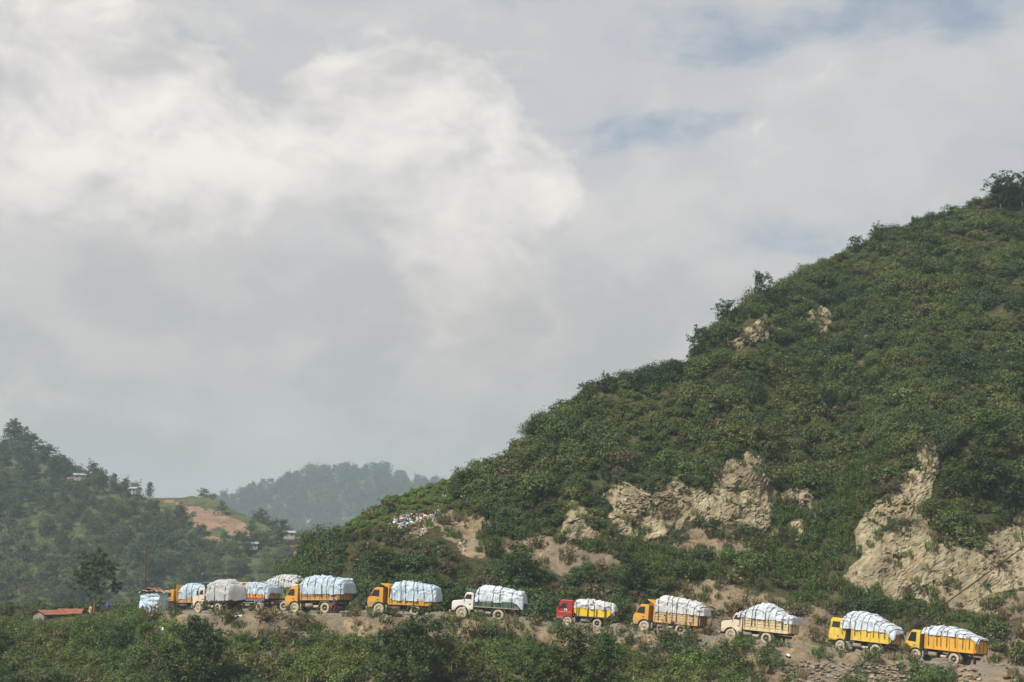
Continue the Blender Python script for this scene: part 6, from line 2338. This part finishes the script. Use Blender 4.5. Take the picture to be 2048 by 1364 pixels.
# ------------------------------------------------------------------ dry stone retaining wall at the right
wall_root = empty('retaining_wall', tuple(ground_at(1700, 1345, 0, NA)))
tag(wall_root, 'dry stone retaining wall below the road at the lower right', 'wall')
wrg = np.random.default_rng(5)
cnt = 0
base = np.array(wall_root.location)
for row in range(7):
    for col in range(46):
        u = 1566 + col * 8.8 + (row % 2) * 4.4 + wrg.normal() * 1.4
        v = 1324 + (u - 1566) * 0.028 + row * 7.2 + wrg.normal() * 2.2 + 2.5 * math.sin(col * 0.9)
        if v < 1328 and wrg.random() < 0.4 or cnt >= 298 or u > 1960 or (1835 < u < 1905 and row > 1):
            continue
        g_ = ground_at(u, v, 0, NA)
        c = P(u, v, g_[1] - 0.12)
        o = bpy.data.objects.new('stone', stone_meshes[int(wrg.integers(0, 6))])
        link(o, wall_root)
        o.location = tuple(c - base)
        s = 0.40 + 0.22 * wrg.random()
        o.scale = (s * 0.98, s * 0.9, s * 0.86)
        o.rotation_euler = (wrg.normal() * 0.25, wrg.normal() * 0.15, wrg.normal() * 0.4)
        o['tint'] = T3(np.array((0.235, 0.205, 0.165)) * (0.65 + 0.7 * wrg.random()))
        cnt += 1


# ------------------------------------------------------------------ people
def cloth(name, c):
    return plain(name, c, 0.85, var=0.2, scale=9)


M_SKIN = plain('skin', (0.22, 0.115, 0.07), 0.6, var=0.08)
M_HAIR = plain('hair', (0.012, 0.010, 0.009), 0.6, var=0.1)


def skinned(name, joints, edges, radii, mat, parent=None, levels=2, root=0):
    me = bpy.data.meshes.new(name)
    me.from_pydata(joints, edges, [])
    o = obj(name, me, mat, parent)
    sk = o.modifiers.new('skin', 'SKIN')
    for k, r_ in enumerate(radii):
        me.skin_vertices[0].data[k].radius = r_ if hasattr(r_, '__len__') else (r_, r_)
    me.skin_vertices[0].data[root].use_root = True
    sd_ = o.modifiers.new('sub', 'SUBSURF')
    sd_.levels = sd_.render_levels = levels
    return o


def person(loc, rz, top, legs, label, h=1.62, bend=0.0, arms=(0.1, 0.1), stride=0.10):
    """standing figure facing +x: one skinned body with clothes and hair over it"""
    root = empty('person', tuple(loc), rz)
    k = h / 1.7
    fx = lambda z: bend * max(0.0, z - 0.9)              # forward lean above the hips
    J = [(0, 0, 0.94), (fx(1.12), 0, 1.12), (fx(1.36), 0, 1.34), (fx(1.50), 0, 1.47), (fx(1.56) + 0.01, 0, 1.56), (fx(1.7) + 0.02, 0, 1.66)]
    E = [(0, 1), (1, 2), (2, 3), (3, 4), (4, 5)]
    Rr = [(0.13, 0.16), (0.12, 0.15), (0.12, 0.18), 0.055, 0.085, 0.07]
    for s, a in ((1, arms[0]), (-1, arms[1])):
        b = len(J)
        sx = fx(1.40)
        J += [(sx, s * 0.19, 1.40), (sx + 0.02, s * 0.24, 1.13), (sx + 0.02 + a, s * 0.23, 0.90), (sx + 0.05 + a * 1.3, s * 0.22, 0.80)]
        E += [(2, b), (b, b + 1), (b + 1, b + 2), (b + 2, b + 3)]
        Rr += [0.065, 0.048, 0.036, 0.032]
        # five fingers
        for q, (dy, L) in enumerate(((-0.03, 0.06), (-0.012, 0.08), (0.006, 0.085), (0.024, 0.075), (0.045, 0.05))):
            J.append((J[b + 3][0] + 0.02, J[b + 3][1] + dy * s, J[b + 3][2] - L))
            E.append((b + 3, len(J) - 1))
            Rr.append(0.009)
    for s in (1, -1):
        b = len(J)
        st = stride * s
        J += [(0, s * 0.09, 0.88), (st * 0.6 + 0.02, s * 0.10, 0.48), (st, s * 0.10, 0.07), (st + 0.13, s * 0.11, 0.03)]
        E += [(0, b), (b, b + 1), (b + 1, b + 2), (b + 2, b + 3)]
        Rr += [0.095, 0.065, 0.045, 0.035]
    J = [(x * k, y * k, z * k) for x, y, z in J]
    skinned('body', J, E, [tuple(q * k for q in r_) if hasattr(r_, '__len__') else (r_ * k, r_ * k) for r_ in Rr], M_SKIN, root)
    S = lambda pts: [(x * k, y * k, z * k) for x, y, z in pts]
    sx = fx(1.40)
    jt = [(0, 0, 0.90), (fx(1.12), 0, 1.12), (fx(1.36), 0, 1.36), (fx(1.46), 0, 1.44)]
    et = [(0, 1), (1, 2), (2, 3)]
    rt = [(0.15, 0.185), (0.14, 0.17), (0.14, 0.20), 0.075]
    for s, a in ((1, arms[0]), (-1, arms[1])):
        b = len(jt)
        jt += [(sx, s * 0.20, 1.40), (sx + 0.02, s * 0.245, 1.15), (sx + 0.02 + a * 0.6, s * 0.24, 1.0)]
        et += [(2, b), (b, b + 1), (b + 1, b + 2)]
        rt += [0.085, 0.066, 0.06]
    skinned('shirt', S(jt), et, [tuple(q * k for q in r_) if hasattr(r_, '__len__') else (r_ * k, r_ * k) for r_ in rt], top, root)
    jl, el, rl = [(0, 0, 0.93)], [], [(0.145, 0.175)]
    for s in (1, -1):
        b = len(jl)
        st = stride * s
        jl += [(0, s * 0.095, 0.86), (st * 0.6 + 0.02, s * 0.10, 0.48), (st, s * 0.10, 0.11)]
        el += [(0, b), (b, b + 1), (b + 1, b + 2)]
        rl += [0.115, 0.086, 0.068]
    skinned('trousers', S(jl), el, [tuple(q * k for q in r_) if hasattr(r_, '__len__') else (r_ * k, r_ * k) for r_ in rl], legs, root)
    hx = fx(1.7)
    skinned('hair', S([(hx - 0.03, 0, 1.63), (hx, 0, 1.70), (hx + 0.04, 0, 1.71)]), [(0, 1), (1, 2)], [0.082 * k, 0.075 * k, 0.05 * k], M_HAIR, root)
    for s in (1, -1):
        MB().lathe([(0.0, 0.005), (0.010, 0.0)], ((hx + 0.095) * k, s * 0.032 * k, 1.61 * k), 'x', 8).build('eye', M_HAIR, root)
    MB().tube(S([(hx + 0.085, 0, 1.60), (hx + 0.115, 0, 1.565), (hx + 0.09, 0, 1.555)]), [0.010, 0.016, 0.010], 6).build('nose', M_SKIN, root)
    MB().box((hx + 0.085) * k, (hx + 0.100) * k, -0.022 * k, 0.022 * k, 1.520 * k, 1.528 * k).build('mouth', cloth('lips', (0.18, 0.06, 0.05)), root)
    return tag(root, label, 'person')


C_NAVY, C_MAROON = cloth('navy_cloth', (0.03, 0.06, 0.12)), cloth('maroon_cloth', (0.17, 0.03, 0.035))
C_OCHRE, C_PALE = cloth('ochre_cloth', (0.52, 0.27, 0.03)), cloth('pale_cloth', (0.55, 0.52, 0.50))
C_BLACK, C_BLUE = cloth('black_cloth', (0.018, 0.018, 0.020)), cloth('blue_cloth', (0.035, 0.07, 0.32))
q = yard(671, 139)
person(q, R(200), C_NAVY, C_MAROON, 'person in dark blue top and maroon trousers behind the tall blue load', 1.58, 0.25, (0.15, 0.25), 0.16)
q = yard(183, 181)
person(q, R(230), C_OCHRE, C_PALE, 'person in ochre top and pale trousers under the roadside tree', 1.68, 0.05, (0.12, 0.2), 0.1)
q = yard(197, 182)
person(q, R(160), C_BLACK, C_BLACK, 'person all in black under the roadside tree', 1.66, 0.05, (0.18, 0.1), 0.08)
q = yard(216, 181)
person(q, R(95), C_BLUE, C_BLACK, 'person in bright blue shirt and dark trousers, back turned, by the roadside tree', 1.7, 0.0, (0.05, 0.12), 0.08)


# ------------------------------------------------------------------ things that look alike are told apart by their order
ORD = 'first second third fourth fifth sixth seventh eighth ninth tenth eleventh twelfth thirteenth fourteenth fifteenth sixteenth seventeenth eighteenth nineteenth twentieth'.split()
same = {}
for o in scene.objects:
    if o.parent is None and o.get('group') and o.get('label'):
        same.setdefault((o['group'], o['label']), []).append(o)
for (g_, l_), lst in same.items():
    if len(lst) > 1:
        lst.sort(key=lambda o: float(UV(np.array(o.location))[0]))
        for k, o in enumerate(lst[:20]):
            o['label'] = '%s, %s from left' % (l_, ORD[k])
